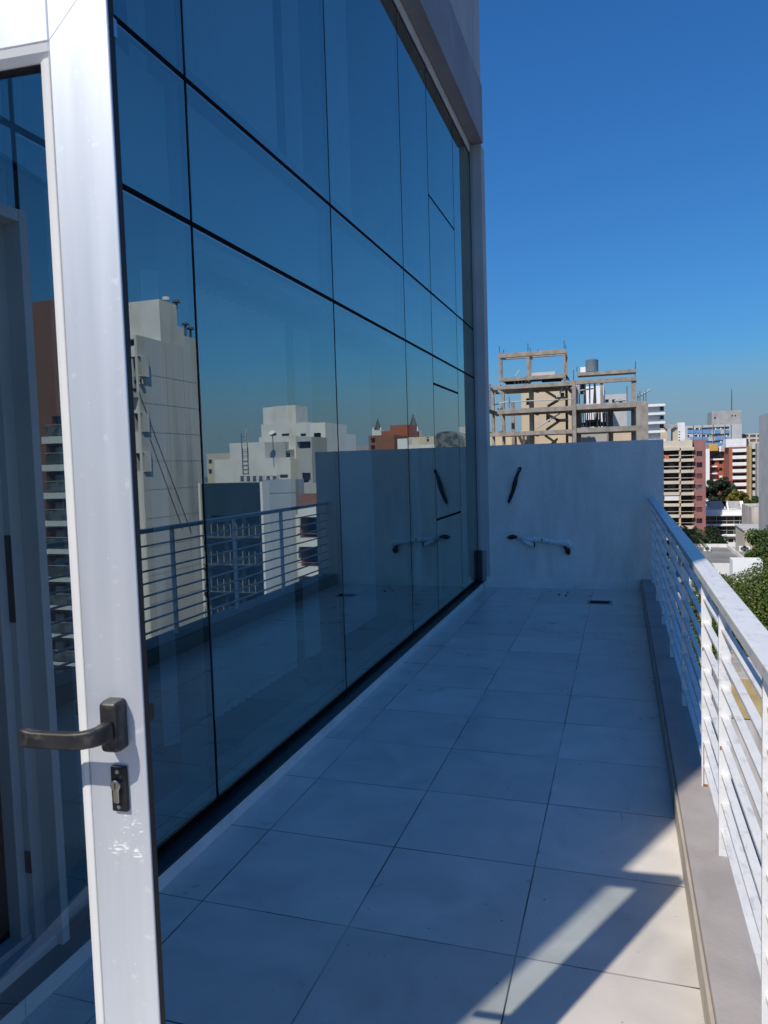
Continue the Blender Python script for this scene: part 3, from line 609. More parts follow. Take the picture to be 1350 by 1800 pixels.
def block(parent, wm, x0, x1, y0, y1, z0, z1, front=(), left=(), wname='wall', pm=None, depth=.22, roof=True, bars=True, frame=None, parapet=.5, rm=None):
    """one volume of a building: walls, openings on the side facing -Y (front) and -X (left)"""
    mb = MB(); facade(mb, 'y', y0, x0, x1, z0, z1, front, depth); facade(mb, 'x', x0, y0, y1, z0, z1, left, depth)
    mb.quad([(x1, y0, z0), (x1, y1, z0), (x1, y1, z1), (x1, y0, z1)]); mb.quad([(x0, y1, z0), (x1, y1, z0), (x1, y1, z1), (x0, y1, z1)])
    t = .2; zr = z1-parapet
    for (a, b, c, d) in ((x0, x1, y0, y0+t), (x0, x1, y1-t, y1), (x0, x0+t, y0+t, y1-t), (x1-t, x1, y0+t, y1-t)):
        mb.quad([(a, c, z1), (b, c, z1), (b, d, z1), (a, d, z1)])
    for (p, q) in (((x0+t, y0+t), (x1-t, y0+t)), ((x1-t, y0+t), (x1-t, y1-t)), ((x1-t, y1-t), (x0+t, y1-t)), ((x0+t, y1-t), (x0+t, y0+t))):
        mb.quad([(p[0], p[1], zr), (q[0], q[1], zr), (q[0], q[1], z1), (p[0], p[1], z1)])
    wo = MB.build(mb, wname, wm, parent)
    if roof:
        r = MB(); r.quad([(x0+.01, y0+.01, zr), (x1-.01, y0+.01, zr), (x1-.01, y1-.01, zr), (x0+.01, y1-.01, zr)]); r.build('roof', rm or M['roof'], parent)
    for o in front:
        d = o[4] if len(o) > 4 and o[4] else depth; mm = o[5] if len(o) > 5 else (pm or M['dwin'])
        w_ = MB(); w_.box(o[0]-.02, o[1]+.02, y0+d, y0+d+.04, o[2]-.02, o[3]+.02)
        if frame and d < .6:
            xm = (o[0]+o[1])/2; w_.box(xm-.04, xm+.04, y0+d-.04, y0+d-.001, o[2], o[3], 1); w_.box(o[0], o[0]+.06, y0+d-.04, y0+d-.001, o[2], o[3], 1); w_.box(o[1]-.06, o[1], y0+d-.04, y0+d-.001, o[2], o[3], 1)
        w_.build('window', [mm, frame or M['white']], parent)
    for o in left:
        d = o[4] if len(o) > 4 and o[4] else depth; mm = o[5] if len(o) > 5 else (pm or M['dwin'])
        w_ = MB(); w_.box(x0+d, x0+d+.04, o[0]-.02, o[1]+.02, o[2]-.02, o[3]+.02); w_.build('window', mm, parent)
    return wo
def ux(u, v, D): return W(u, v, D)[0]
def uz(v, D, u=1200): return W(u, v, D)[2]
def rowops(x0, x1, n, w, zs, h, **k):
    step = (x1-x0)/n; return [(x0+step*(i+.5)-w/2, x0+step*(i+.5)+w/2, z, z+h) for i in range(n) for z in zs]
# ================================================================== DIRECT VIEW
# ---- unfinished concrete frame
D = 95
sk = thing('unfinished_building', 'unfinished bare concrete frame building with open floors, rising behind the end wall', 'building', (ux(990, 700, D), D, GZ)); SX, SY, SZ = sk.location; 
def SB(name, u0, u1, v0, v1, D0, D1, m_='rconc'):
    um = (u0+u1)/2
    a = W(840+u0/4.09, 590+(v0+v1)/2/4.09, D0); b = W(840+u1/4.09, 590+(v0+v1)/2/4.09, D0)
    t = W(840+um/4.09, 590+v0/4.09, D0)[2]; l = W(840+um/4.09, 590+v1/4.09, D0)[2]
    return MB().box(a[0]-SX, b[0]-SX, D0-SY, D1-SY, l-SZ, t-SZ).build(name, M[m_], sk)
# columns to the ground (front row)
def col(u0, u1, vt, D0, w=.5, m_='rconc', vb=None):
    a = W(840+u0/4.09, 590+600/4.09, D0); b = W(840+u1/4.09, 590+600/4.09, D0); t = W(840+u0/4.09, 590+vt/4.09, D0)[2]
    zb = GZ if vb is None else W(840+u0/4.09, 590+vb/4.09, D0)[2]
    return MB().box(a[0]-SX, b[0]-SX, D0-SY, D0+w-SY, zb-SZ, t-SZ).build('column', M[m_], sk)
col(52, 76, 355, 95, .5); col(680, 706, 322, 94.9, .6); col(172, 192, 380, 101, .5, 'rconc'); col(370, 398, 372, 97, 1.2)
col(630, 648, 370, 104, .5); col(936, 972, 520, 101, .6); col(1102, 1136, 520, 101, .7); col(98, 118, 390, 101, .5)
col(882, 902, 300, 95.2, .5, vb=490); col(1106, 1140, 300, 95.2, .5, vb=490); col(240, 262, 480, 108, .5)
SB('shear_wall', 1141, 1226, 472, 900, 95.0, 95.4); SB('shear_wall', 706, 742, 540, 900, 100, 100.5, 'rconc')
# main beams
for (u0, u1, v0, v1, D0, D1) in ((85, 680, 348, 374, 95.0, 95.6), (706, 1141, 308, 336, 95.0, 95.6), (140, 680, 518, 550, 95.0, 95.6), (706, 1141, 487, 522, 95.0, 95.6),
                                 (60, 680, 686, 715, 95.0, 95.6), (706, 1141, 655, 690, 95.0, 95.6), (90, 680, 390, 405, 104, 104.5), (100, 680, 552, 566, 104, 104.5), (712, 1141, 252, 276, 95.1, 95.6)):
    SB('beam', u0, u1, v0, v1, D0, D1)
for (u0, u1, v0, v1) in ((110, 700, 850, 885), (706, 1141, 820, 850)): SB('beam', u0, u1, v0, v1, 95.0, 95.6)
for v0, v1 in ((352, 366), (524, 540), (692, 706)): SB('slab', 140, 640, v0, v1, 95.6, 104)
# slabs of the right half
SB('slab', 706, 1140, 505, 520, 95.6, 104); SB('slab', 706, 1140, 672, 688, 95.6, 104); SB('slab', 712, 1140, 258, 268, 95.6, 99); SB('slab', 430, 680, 350, 360, 95.6, 99); SB('slab', 160, 640, 298, 306, 95.6, 100)
# beams running back
for u in (60, 150, 380, 640, 690, 1130):
    for v0, v1 in ((352, 372), (522, 548), (688, 712)):
        if u == 1130: v0 -= 30; v1 -= 30
        SB('cross_beam', u-9, u+9, v0, v1, 95.6, 104)
# roof frame
for u0, u1 in ((150, 165), (351, 372), (611, 630)): 
    SB('column', u0, u1, 120, 325, 95.0, 95.4)
    SB('column', u0+14, u1+10, 140, 300, 99.2, 99.6)
SB('beam', 150, 632, 112, 143, 94.95, 95.5); SB('beam', 150, 632, 289, 316, 94.95, 95.5); SB('beam', 165, 640, 132, 156, 99.2, 99.7)
for u in (157, 362, 622): SB('cross_beam', u-8, u+8, 124, 146, 95.5, 99.2)
SB('wall_strip', 385, 555, 262, 285, 95.2, 95.5, 'lgrey')
# stairs
def flight(u0, v0, u1, v1, D0, n=9):
    s = MB()
    a = W(840+u0/4.09, 590+v0/4.09, D0); b = W(840+u1/4.09, 590+v1/4.09, D0)
    for k in range(n):
        xa = a[0]+(b[0]-a[0])*k/n; xb = a[0]+(b[0]-a[0])*(k+1)/n; z = a[2]+(b[2]-a[2])*(k+.5)/n
        s.box(xa-SX, xb-SX, D0-SY, D0+1.2-SY, z-.17-SZ, z+.12-SZ)
    s.build('stair_flight', M['rconc'], sk)
flight(470, 385, 560, 440, 98); flight(500, 505, 575, 460, 99.5); flight(490, 560, 585, 610, 98); flight(490, 675, 580, 612, 99.5); flight(480, 715, 560, 770, 98); flight(500, 800, 570, 740, 99.5)
SB('landing', 560, 640, 598, 612, 98, 101); SB('landing', 555, 640, 440, 452, 98, 101)
# clutter of props and shuttering
random.seed(3)
for k in range(22):
    u = random.uniform(745, 935); v = random.uniform(545, 560); 
    o = W(840+u/4.09, 590+v/4.09, 99); p = W(840+(u+random.uniform(-6, 6))/4.09, 590+658/4.09, 99)
    MB().tube([(o[0]-SX, 99-SY, o[2]-SZ), (p[0]-SX, 99-SY, p[2]-SZ)], .06, 5).build('prop', M['rconc' if k % 3 else 'black'], sk)
for k in range(14):
    u = random.choice([710, 725, 740, 755, 770, 800, 838, 845]); v0 = 342
    o = W(840+(u+random.uniform(-4, 4))/4.09, 590+v0/4.09, 97); p = W(840+(u+random.uniform(-6, 6))/4.09, 590+490/4.09, 97)
    MB().tube([(o[0]-SX, 97-SY, o[2]-SZ), (p[0]-SX, 97-SY, p[2]-SZ)], .09, 5).build('prop', M['lgrey' if k % 2 else 'rconc'], sk)
SB('shuttering', 745, 930, 622, 650, 99.3, 101, 'black'); SB('shuttering', 770, 880, 604, 622, 99.2, 99.5, 'rconc'); SB('shuttering', 735, 770, 350, 420, 97.5, 98, 'black')
SB('shuttering', 200, 380, 316, 345, 96.5, 97, 'black'); SB('shuttering', 460, 600, 312, 330, 96.5, 97, 'black')
for k in range(5): SB('shuttering', 258+k*26, 270+k*26, 318, 346, 96.2, 96.4, 'lgrey')
# rebar
for (u, v0, v1) in ((155, 75, 130), (185, 100, 130), (360, 55, 115), (375, 85, 115), (432, 98, 112), (620, 35, 100), (632, 65, 100), (1133, 185, 245), (1130, 230, 300), (55, 295, 350), (68, 310, 350), (688, 245, 320), (712, 225, 262), (1150, 420, 470), (1165, 400, 470), (1190, 410, 470), (1208, 395, 470), (225, 440, 520), (905, 430, 485), (1072, 360, 480)):
    o = W(840+u/4.09, 590+v0/4.09, 95.2); p = W(840+u/4.09, 590+v1/4.09, 95.2)
    MB().tube([(o[0]-SX, 95.2-SY, o[2]-SZ), (p[0]-SX, 95.2-SY, p[2]-SZ)], .05, 5).build('rebar', M['slate'], sk)
for (u0, v0, u1, v1, r) in ((1145, 445, 1240, 388, .10), (270, 290, 297, 248, .06), (120, 497, 200, 478, .10), (200, 478, 680, 455, .08), (415, 670, 590, 560, .09), (430, 650, 560, 575, .05), (735, 395, 830, 380, .09), (565, 445, 610, 375, .08), (590, 300, 665, 320, .12), (985, 470, 1060, 465, .15)):
    o = W(840+u0/4.09, 590+v0/4.09, 95.4); p = W(840+u1/4.09, 590+v1/4.09, 96)
    MB().tube([(o[0]-SX, o[1]-SY, o[2]-SZ), (p[0]-SX, p[1]-SY, p[2]-SZ)], r, 6).build('pole', M['lgrey'], sk)
# shrouded rubble chute of stacked buckets at the left corner
for k in range(8):
    v = 352+k*23; o = W(840+62/4.09, 590+v/4.09, 94.2); p = W(840+62/4.09, 590+(v+21)/4.09, 94.2)
    MB().tube([(o[0]-SX, 94.2-SY, o[2]-SZ), (p[0]-SX, 94.2-SY, p[2]-SZ)], [.62, .48], 12).build('chute_section', M['whiter'], sk)
# water tank on it
tk = thing('water_tank', 'blue-grey cylindrical water tank on top of the unfinished frame', 'tank', W(840+820/4.09, 590+260/4.09, 97)); tx_, ty_, tz_ = tk.location
hh = W(840+820/4.09, 590+172/4.09, 97)[2]-tz_
MB().tube([(0, 0, 0), (0, 0, hh*.93), (0, 0, hh)], [.78, .78, .62], 24).build('shell', M['tank'], tk)
MB().tube([(0, 0, hh+.001), (0, 0, hh+.1)], .22, 14).build('lid', M['tank'], tk)
tag(MB().box(*[q for q in (W(840+737/4.09, 650, 97)[0], W(840+776/4.09, 650, 97)[0])], 97, 98.2, W(1025, 590+264/4.09, 97)[2], W(1025, 590+226/4.09, 97)[2]).build('roof_box', M['whiter'], bevel=.03), 'small white box beside the water tank on the unfinished frame', 'box')
# ---- buildings seen through and beside the frame
def simple(name, label, cat, D, u0, u1, vt, wm, depth=14, ops=None, zb=GZ, group=None, pm=None, frame=None, vref=None, rm=None, left=None, opd=.22):
    vr = vref or (vt+20)
    x0, x1 = ux(u0, vr, D), ux(u1, vr, D); zt = W((u0+u1)/2, vt, D)[2]
    t = thing(name, label, cat, ((x0+x1)/2, D, zb), 0, group); lx, ly, lz = t.location
    fo = []
    for (a, b, p, q, *rest) in (ops or []):
        xa, xb = ux(a, (p+q)/2, D), ux(b, (p+q)/2, D); za = W((a+b)/2, q, D)[2]; zb_ = W((a+b)/2, p, D)[2]
        fo.append((max(xa, x0+.05)-lx, min(xb, x1-.05)-lx, za-lz, min(zb_, zt-.1)-lz, *rest))
    block(t, wm, x0-lx, x1-lx, 0, depth, zb-lz, zt-lz, fo, left or (), pm=pm, frame=frame, rm=rm, depth=opd)
    return t
def pq(u, v, s, x, y): return (x+u/s, y+v/s)
simple('cream_building', 'plain cream building seen through the left bays of the concrete frame', 'building', 112, 840+312/4.09, 840+672/4.09, 590+392/4.09, M['cream'], 10, ops=[(925, 931, 700, 712), (985, 992, 685, 700), (960, 967, 730, 742)])
simple('cream_building', 'low cream block behind the lowest left bay of the concrete frame', 'building', 108.5, 845, 840+322/4.09, 590+720/4.09, M['cream'], 3)
simple('white_building', 'white blank-walled building seen through the right bays of the concrete frame', 'building', 126, 840+775/4.09, 840+905/4.09, 590+362/4.09, M['whiter'], 12)
simple('grey_building', 'pale blue-grey apartment block behind the top right bay of the concrete frame', 'building', 140, 840+800/4.09, 840+1070/4.09, 590+424/4.09, M['lgrey'], 14, ops=[(1040+k*12, 1046+k*12, 702+j*14, 708+j*14) for k in range(5) for j in range(2)])
simple('cream_building', 'cream block behind the lowest right bay of the concrete frame', 'building', 118, 840+900/4.09, 840+1110/4.09, 590+700/4.09, M['cream'], 6)
simple('grey_building', 'grey shaded block low behind the middle of the concrete frame', 'building', 110, 840+745/4.09, 840+930/4.09, 590+706/4.09, M['grey'], 5)
def cz(u, v): return (1120+u/5.87, 680+v/5.87)
# white banded building
t = simple('banded_building', 'blue-grey building with white floor bands just right of the concrete frame', 'building', 150, 1120, cz(286, 0)[0]-8, cz(0, 178)[1], M['bluegrey'], 12, vref=740)
lx, ly, lz = t.location
for v in (178, 265, 358, 450, 540):
    a = W(1120, 680+v/5.87, 150); b = W(cz(286, 0)[0], 680+(v+22)/5.87, 150)
    B('floor_band', M['whiter'], t, a[0]-lx, b[0]-lx, -1.0, .5, b[2]-lz, W(1160, 680+v/5.87, 150)[2]-lz)
for v in (205, 295, 385):
    a = W(1160, 680+v/5.87, 150); b = W(cz(276, 0)[0], 680+(v+42)/5.87, 150)
    B('balcony', M['dbal'], t, a[0]-lx, b[0]-lx, -.04, -.01, b[2]-lz, a[2]-lz)
# cream gable with funnel frame
D = 208; a = W(*cz(228, 545), D); b = W(*cz(420, 545), D); c = W(*cz(325, 390), D); e = W(*cz(228, 408), D)
t = thing('gable_building', 'cream gabled building with a grey funnel-shaped steel frame on its front', 'building', ((a[0]+b[0])/2, D, GZ)); lx, ly, lz = t.location
MB().prism([(a[0]-lx, 0), (b[0]-lx, 0), (b[0]-lx, e[2]-lz), (c[0]+.8-lx, c[2]-lz), (c[0]-.8-lx, c[2]-lz), (a[0]-lx, e[2]-lz)], 'y', 0, 10).build('wall', M['cream'], t)
fp = [(cz(312, 545), cz(345, 545), cz(312, 440), cz(345, 440))]
def rp(u, v): q = W(*cz(u, v), D-.6); return (q[0]-lx, -.6, q[2]-lz)
B('funnel_stem', M['bluegrey'], t, rp(312, 500)[0], rp(348, 500)[0], -1, -.05, 0, rp(330, 430)[2])
for k in range(8):
    f = k/7; MB().tube([rp(315+30*f, 440), rp(265+145*f, 392)], .16, 5).build('funnel_rib', M['grey'], t)
# grey-white pair and blue-banded block
simple('white_building', 'narrow white building behind the cream gable roof', 'building', 300, *[cz(415, 0)[0], cz(492, 0)[0]], cz(0, 368)[1], M['white'], 14, ops=[(cz(425, 0)[0], cz(445, 0)[0], cz(0, 460+k*28)[1], cz(0, 470+k*28)[1]) for k in range(4)], vref=760)
D = 380
t = simple('blue_banded_building', 'wide grey office block with bright blue window bands in the distance', 'building', D, cz(484, 0)[0], cz(1080, 0)[0], cz(0, 392)[1], M['lgrey'], 30, vref=750,
           ops=[(cz(520, 0)[0], cz(950, 0)[0], cz(0, v)[1], cz(0, v+26)[1], .5, M['lwin']) for v in (418, 490, 560, 625)])
lx, ly, lz = t.location
for v in (445, 515, 575):
    for k in range(14):
        if random.random() < .12: continue
        ua = 520+k*31; a = W(*cz(ua, v), D); b = W(*cz(ua+27, v+34), D)
        B('blue_panel', M['blue'], t, a[0]-lx, b[0]-lx, -.25, -.02, b[2]-lz, a[2]-lz)
for u in (575, 665, 780, 900, 965):
    a = W(*cz(u-3, 380), D); b = W(*cz(u+3, 600), D); B('pilaster', M['grey'], t, a[0]-lx, b[0]-lx, -.7, -.3, b[2]-lz, a[2]-lz)
for k in range(26):
    ua = 525+random.uniform(0, 410); v = random.choice([424, 498, 562, 628]); a = W(*cz(ua, v), D); b = W(*cz(ua+14, v+16), D)
    B('awning', M['white'], t, a[0]-lx, b[0]-lx, -.1, .1, b[2]-lz, a[2]-lz)
t = simple('grey_tower', 'raw grey tower block with a tall thin mast, rising over the blue-banded block', 'building', 400, cz(770, 0)[0], cz(1077, 0)[0], cz(0, 245)[1], M['grey'], 20, vref=730, ops=[(cz(795, 0)[0], cz(812, 0)[0], cz(0, 310)[1], cz(0, 332)[1]), (cz(975, 0)[0], cz(988, 0)[0], cz(0, 290)[1], cz(0, 306)[1]), (cz(1008, 0)[0], cz(1022, 0)[0], cz(0, 290)[1], cz(0, 306)[1])])
lx, ly, lz = t.location
a = W(*cz(975, 20), 402); b = W(*cz(975, 250), 402); MB().tube([(a[0]-lx, 2, b[2]-lz-1), (a[0]-lx, 2, b[2]-lz+10), (a[0]-lx, 2, a[2]-lz)], [.3, .2, .09], 6).build('mast', M['slate'], t)
simple('cream_building', 'cream office building with long window bands at the right edge of the skyline', 'building', 420, cz(1085, 0)[0], 1375, cz(0, 478)[1], M['cream2'], 20, vref=760, ops=[(cz(1090+k*75, 0)[0], cz(1150+k*75, 0)[0], cz(0, v)[1], cz(0, v+28)[1], .4, M['lwin']) for k in range(4) for v in (492, 540)])
# pink brick apartment block with cream balconies
D = 190
xa = W(1128, 850, D)[0]; xb = W(cz(708, 0)[0], 850, D)[0]; zt = W(*cz(640, 543), D)[2]
t = thing('pink_apartment_block', 'pink brick apartment block with stacked cream balconies, beside the end wall', 'building', ((xa+xb)/2, D, GZ)); lx, ly, lz = t.location
def Q(u, v, d=0): q = W(*cz(u, v), D+d); return q[0]-lx, q[2]-lz
x_s = Q(588, 900)[0]; pitch = 115.5
fo = []
for k in range(11):
    v0 = 664+k*pitch; mm = [M['dwin'], M['dwin'], M['shutter'], M['lwin'], M['shutter'], M['shutter'], M['dwin'], M['dwin'], M['shutter'], M['dwin'], M['dwin']][k]
    a = Q(612, v0+0); b = Q(672, v0+50); fo.append((a[0], b[0], b[1], a[1], .15, mm))
block(t, M['pink'], x_s, xb-lx, 0, 16, 0, zt-lz, fo, frame=None)
xl = xa-lx
bo = []
for k in range(11):
    v0 = 655+k*pitch
    if k == 0: pass
    a = Q(455, v0); b = Q(572, v0+84); c2 = Q(278, v0)[0]; d2 = Q(432, v0)[0]
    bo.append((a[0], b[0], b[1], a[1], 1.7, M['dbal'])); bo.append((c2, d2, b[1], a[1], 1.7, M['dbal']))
    bo.append((Q(90, v0)[0], Q(255, v0)[0], b[1], a[1], 1.7, M['dbal']))
block(t, M['brown'], xl, x_s-.01, .6, 15, 0, zt-lz-.3, bo, wname='balcony_wall')
for k in range(12):
    v0 = 626+k*pitch
    for u0, u1 in ((90, 262), (274, 436), (448, 584)):
        a = Q(u0, v0); b = Q(u1, v0+28); B('balcony_slab', M['cream2'], t, a[0], b[0], -.9, .59, b[1], a[1])
        if k > 0:
            a = Q(u0, v0-36); b = Q(u1, v0-33); B('balcony_rail', M['cream2'], t, a[0], b[0], -.88, -.82, b[1], a[1])
    a = Q(430, v0+30); b = Q(450, v0+112); B('balcony_divider', M['cream'], t, a[0], b[0], -.7, .55, b[1], a[1])
a = Q(278, 560); b = Q(568, 626); B('penthouse_front', M['cream2'], t, Q(90, 560)[0], b[0], -.5, .58, b[1], a[1])
for (k, u0, u1) in ((1, 330, 395), (2, 330, 395), (3, 320, 400), (5, 330, 400), (0, 470, 500), (1, 520, 560), (2, 470, 550), (3, 480, 550)):
    a = Q(u0, 672+k*pitch); b = Q(u1, 735+k*pitch); B('balcony_window', M['lwin' if (k+u0) % 2 else 'dwin'], t, a[0], b[0], 2.1, 2.25, b[1], a[1])
a = Q(280, 1122); b = Q(428, 1172); B('sun_blind', M['white'], t, a[0], b[0], -.7, -.62, b[1], a[1])
a = Q(280, 705); b = Q(325, 738); B('orange_cloth', mat('orange_cloth', (.75, .16, .04)), t, a[0], b[0], -.95, -.91, b[1], a[1])
# white & red apartment
D = 300
simple('red_white_building', 'red and white apartment building with dark windows behind the dark trees', 'building', D, cz(746, 0)[0], cz(948, 0)[0], cz(0, 655)[1], M['red'], 14, vref=820,
       ops=[(cz(u, 0)[0], cz(u+36, 0)[0], cz(0, v)[1], cz(0, v+32)[1], .3, mm) for u, v, mm in ((765, 765, M['dwin']), (845, 765, M['dwin']), (905, 760, M['dwin']), (845, 835, M['dwin']), (845, 905, M['whiter']), (845, 975, M['whiter']))]+
       [(cz(756, 0)[0], cz(940, 0)[0], cz(0, 672)[1], cz(0, 742)[1], .8, M['lwin'])], frame=None)
t = bpy.data.objects[[o.name for o in sc.objects if o.name.startswith('red_white_building')][-1]]; lx, ly, lz = t.location
def Q3(u, v): q = W(*cz(u, v), D); return q[0]-lx, q[2]-lz
for v in (815, 888, 958, 1028):
    a = Q3(752, v); b = Q3(822, v+12); B('balcony_slab', M['whiter'], t, a[0], b[0], -1.6, -.01, b[1], a[1]); a = Q3(905, v); b = Q3(945, v+70 if v < 1000 else v+20); B('white_bay', M['whiter'], t, a[0], b[0], -.6, -.01, b[1], a[1])
    a = Q3(758, v+14); b = Q3(806, v+55); B('balcony_recess', M['lwin'], t, a[0], b[0], -.12, -.02, b[1], a[1])
a = Q3(740, 742); b = Q3(948, 752); B('cornice', M['whiter'], t, a[0], b[0], -.8, -.01, b[1], a[1])
t = simple('white_side_tower', 'narrow white stair tower at the left of the red and white building', 'building', 296, cz(708, 0)[0], cz(748, 0)[0], cz(0, 640)[1], M['whiter'], 10, vref=820)
a = W(*cz(735, 650), 298); b = W(*cz(830, 590), 298)
tag(MB().box(a[0], b[0], 297, 302, a[2]-.5, b[2]).build('rooftop_box', M['yellow'], bevel=.1), 'yellow-orange rooftop plant box among white roof clutter', 'roof box')
for i, (u0, u1, v0, v1) in enumerate(((842, 868, 612, 655), (874, 905, 600, 655), (912, 935, 620, 655))):
    a = W(*cz(u0, v1), 299); b = W(*cz(u1, v0), 299)
    tag(MB().box(a[0], b[0], 298, 301, a[2]-.5, b[2]).build('rooftop_tank', M['whiter' if i != 1 else 'lgrey'], bevel=.1), ['small white rooftop tank just right of the yellow box', 'pale grey rooftop tank between two white ones', 'white rooftop tank nearest the red balconied block'][i], 'tank', 'rooftop tanks beside the yellow box')
D = 285
t = simple('balcony_block', 'red brick block with a stack of white balconies and a white roof storey', 'building', D, cz(950, 0)[0], cz(1156, 0)[0], cz(0, 618)[1], M['red'], 16, vref=820, ops=[(cz(985, 0)[0], cz(1118, 0)[0], cz(0, v)[1], cz(0, v+36)[1], 1.0, M['dbal']) for v in (628, 680, 752, 825, 895, 965, 1035, 1105)])
lx, ly, lz = t.location
for v in (640, 710, 780, 850, 920, 990, 1060):
    a = W(*cz(980, v), D); b = W(*cz(1122, v+30), D); B('balcony', M['whiter'], t, a[0]-lx, b[0]-lx, -1.4, -.01, b[2]-lz, a[2]-lz)
a = W(*cz(920, 625), D); b = W(*cz(1130, 530), D); B('roof_storey', M['white'], t, a[0]-lx, b[0]-lx, .8, 9, a[2]-lz, b[2]-lz)
t = simple('ochre_strip_building', 'slim ochre fronted building beside the white balconies', 'building', 279, cz(1157, 0)[0], cz(1180, 0)[0], cz(0, 612)[1], M['ochre2'], 10, vref=820)
t = simple('beige_balcony_block', 'narrow beige block with small cluttered balconies left of the tall grey tower', 'building', 280, cz(1181, 0)[0], cz(1235, 0)[0], cz(0, 585)[1], M['cream2'], 12, vref=820, ops=[(cz(1184, 0)[0], cz(1231, 0)[0], cz(0, v)[1], cz(0, v+34)[1], .8, M['dbal']) for v in (640, 700, 768, 830, 900, 965, 1035)])
t = simple('grey_slab_block', 'tall grey concrete block with pale vertical ribs at the right edge of the photo', 'building', 250, cz(1236, 0)[0], 1400, cz(0, 575)[1], M['grey'], 3, vref=820); lx, ly, lz = t.location
for u in (1280, 1320): a = W(*cz(u, 580), 250); b = W(*cz(u+16, 1200), 250); B('rib', M['cream2'], t, a[0]-lx, b[0]-lx, -.5, -.01, 0, a[2]-lz)
# white modern office with dark glass
D = 200
xa = W(1236, 920, D)[0]; xb = W(cz(1135, 0)[0], 920, D)[0]; zt = W(*cz(900, 1268), D)[2]
t = thing('white_office', 'low white modern office with dark wraparound glass and slanted roof screens', 'building', ((xa+xb)/2, D, GZ)); lx, ly, lz = t.location
def Q2(u, v): q = W(*cz(u, v), D); return q[0]-lx, q[2]-lz
v_r = [(1322, 1415), (1438, 1522)]
ops = [(xa-lx+.1, xb-lx-.1, Q2(900, b_)[1], Q2(900, a_)[1], .3, M['dwin']) for a_, b_ in v_r]+[(Q2(u, 0)[0] if False else Q2(u, 1590)[0], Q2(u+w_, 1590)[0], Q2(u, 1605)[1], Q2(u, 1568)[1]) for u, w_ in ((845, 75), (940, 55), (1005, 55), (1068, 50))]
block(t, M['whiter'], xa-lx, xb-lx, 0, 18, 0, zt-lz, ops, rm=M['rooflight'], parapet=1.0)
for v in (1318, 1420, 1528): a = Q2(900, v); b = Q2(900, v+12); B('floor_band', M['whiter'], t, xa-lx-.1, xb-lx+.5, -.9, -.01, b[1], a[1])
for u in (820, 925, 1000, 1060): a = Q2(u, 1322)[0]; B('glazing_bar', M['lgrey'], t, a-.04, a+.04, .1, .29, Q2(900, 1522)[1], Q2(900, 1322)[1])
for vv in (1382, 1480): a = Q2(900, vv); B('handrail', M['lgrey'], t, xa-lx, xb-lx, .05, .12, a[1]-.05, a[1]+.05)
for (u0, u1, u2, u3) in ((712, 760, 935, 942), (830, 942, 1085, 1085)):
    z0_ = Q2(u1, 1265)[1]; z1_ = Q2(u1, 1188)[1]; x0_, x3_ = Q2(u1, 1265)[0], Q2(u3, 1265)[0]
    MB().prism([(x0_, z0_), (x3_-.6, z0_), (x3_, z1_), (x0_-1.2, z1_)], 'y', 3.5, 3.8).build('roof_screen', M['lgrey'], t)
for u in (940, 1085, 1100):
    x = Q2(u, 1200)[0]; z0_ = Q2(u, 1268)[1]; z1_ = Q2(u, 1185)[1]
    MB().prism([(.2, z0_), (4.0, z0_), (3.9, z1_), (3.3, z1_)], 'x', x-.15, x+.25).build('roof_fin', M['whiter'], t)
# low buildings to the right
simple('stained_house', 'low white house with dark rain streaks under a grey roof at the right edge', 'house', 180, cz(1180, 0)[0], 1420, cz(0, 1240)[1], M['stained'], 14, vref=900, rm=M['rooflight'])
simple('cream_shed', 'long cream single-storey wall below the stained house', 'shed', 165, cz(1150, 0)[0]-6, 1430, cz(0, 1478)[1], M['cream2'], 3, vref=945)
D = 165
t = thing('grey_pitched_roof', 'low shed with a grey sheet roof in front of the stained house', 'shed', W(1345, 930, 170)); lx, ly, lz = t.location
a = W(cz(1128, 0)[0]-6, 680+1475/5.87, 166); b = W(1440, 680+1470/5.87, 166); h = W(1330, 680+1415/5.87, 178)[2]
MB().quad if False else None
mbp = MB(); mbp.prism([(166-ly, a[2]-lz), (178-ly, h-lz), (178-ly, h-.2-lz), (166-ly, a[2]-.2-lz)], 'x', a[0]-lx, b[0]-lx); mbp.build('roof', M['lgrey'], t)
MB().box(a[0]-lx+.2, b[0]-lx-.2, 166.4-ly, 178-ly, GZ-lz, a[2]-.21-lz).build('wall', M['cream2'], t)
# ---- low roofs nearer (seen over the rail)
def roofbox(name, label, D, u0, u1, vf, depth, wm, rm, par=.6, group=None, cat='house'):
    x0, x1 = ux(u0, vf, D), ux(u1, vf, D); z = W((u0+u1)/2, vf, D)[2]
    t = thing(name, label, cat, ((x0+x1)/2, D, GZ), 0, group); lx, ly, lz = t.location
    block(t, wm, x0-lx, x1-lx, 0, depth, 0, z-lz, [], rm=rm, parapet=par); return t, (lx, ly, lz), z
t, L_, z = roofbox('flat_roofed_house', 'flat roofed house with a worn grey roof below the white office', 118, 1212, 1322, 990, 26, M['white'], M['roof'])
for k, u in enumerate((1243, 1305, 1312)):
    q = W(u, 972, 138)
    a_ = thing('roof_ac_unit', ['white air-conditioning unit on the worn flat roof, leftmost', 'white air-conditioning unit on the flat roof, left one of the pair', 'white air-conditioning unit on the flat roof, right one of the pair'][k], 'air conditioner', (q[0], 138, z-.6), 0, 'air-conditioning units on the flat roof')
    B('casing', M['whiter'], a_, -.55, .55, -.25, .25, 0, .9); MB().tube([(0, -.26, .45), (0, -.27, .45)], .33, 16).build('fan_grille', M['lwin'], a_)
roofbox('flat_roofed_house', 'flat roofed house with a pale blue-grey roof between the worn roof and the leafy tree', 96, 1222, 1300, 1040, 18, M['white'], M['rooflight'])
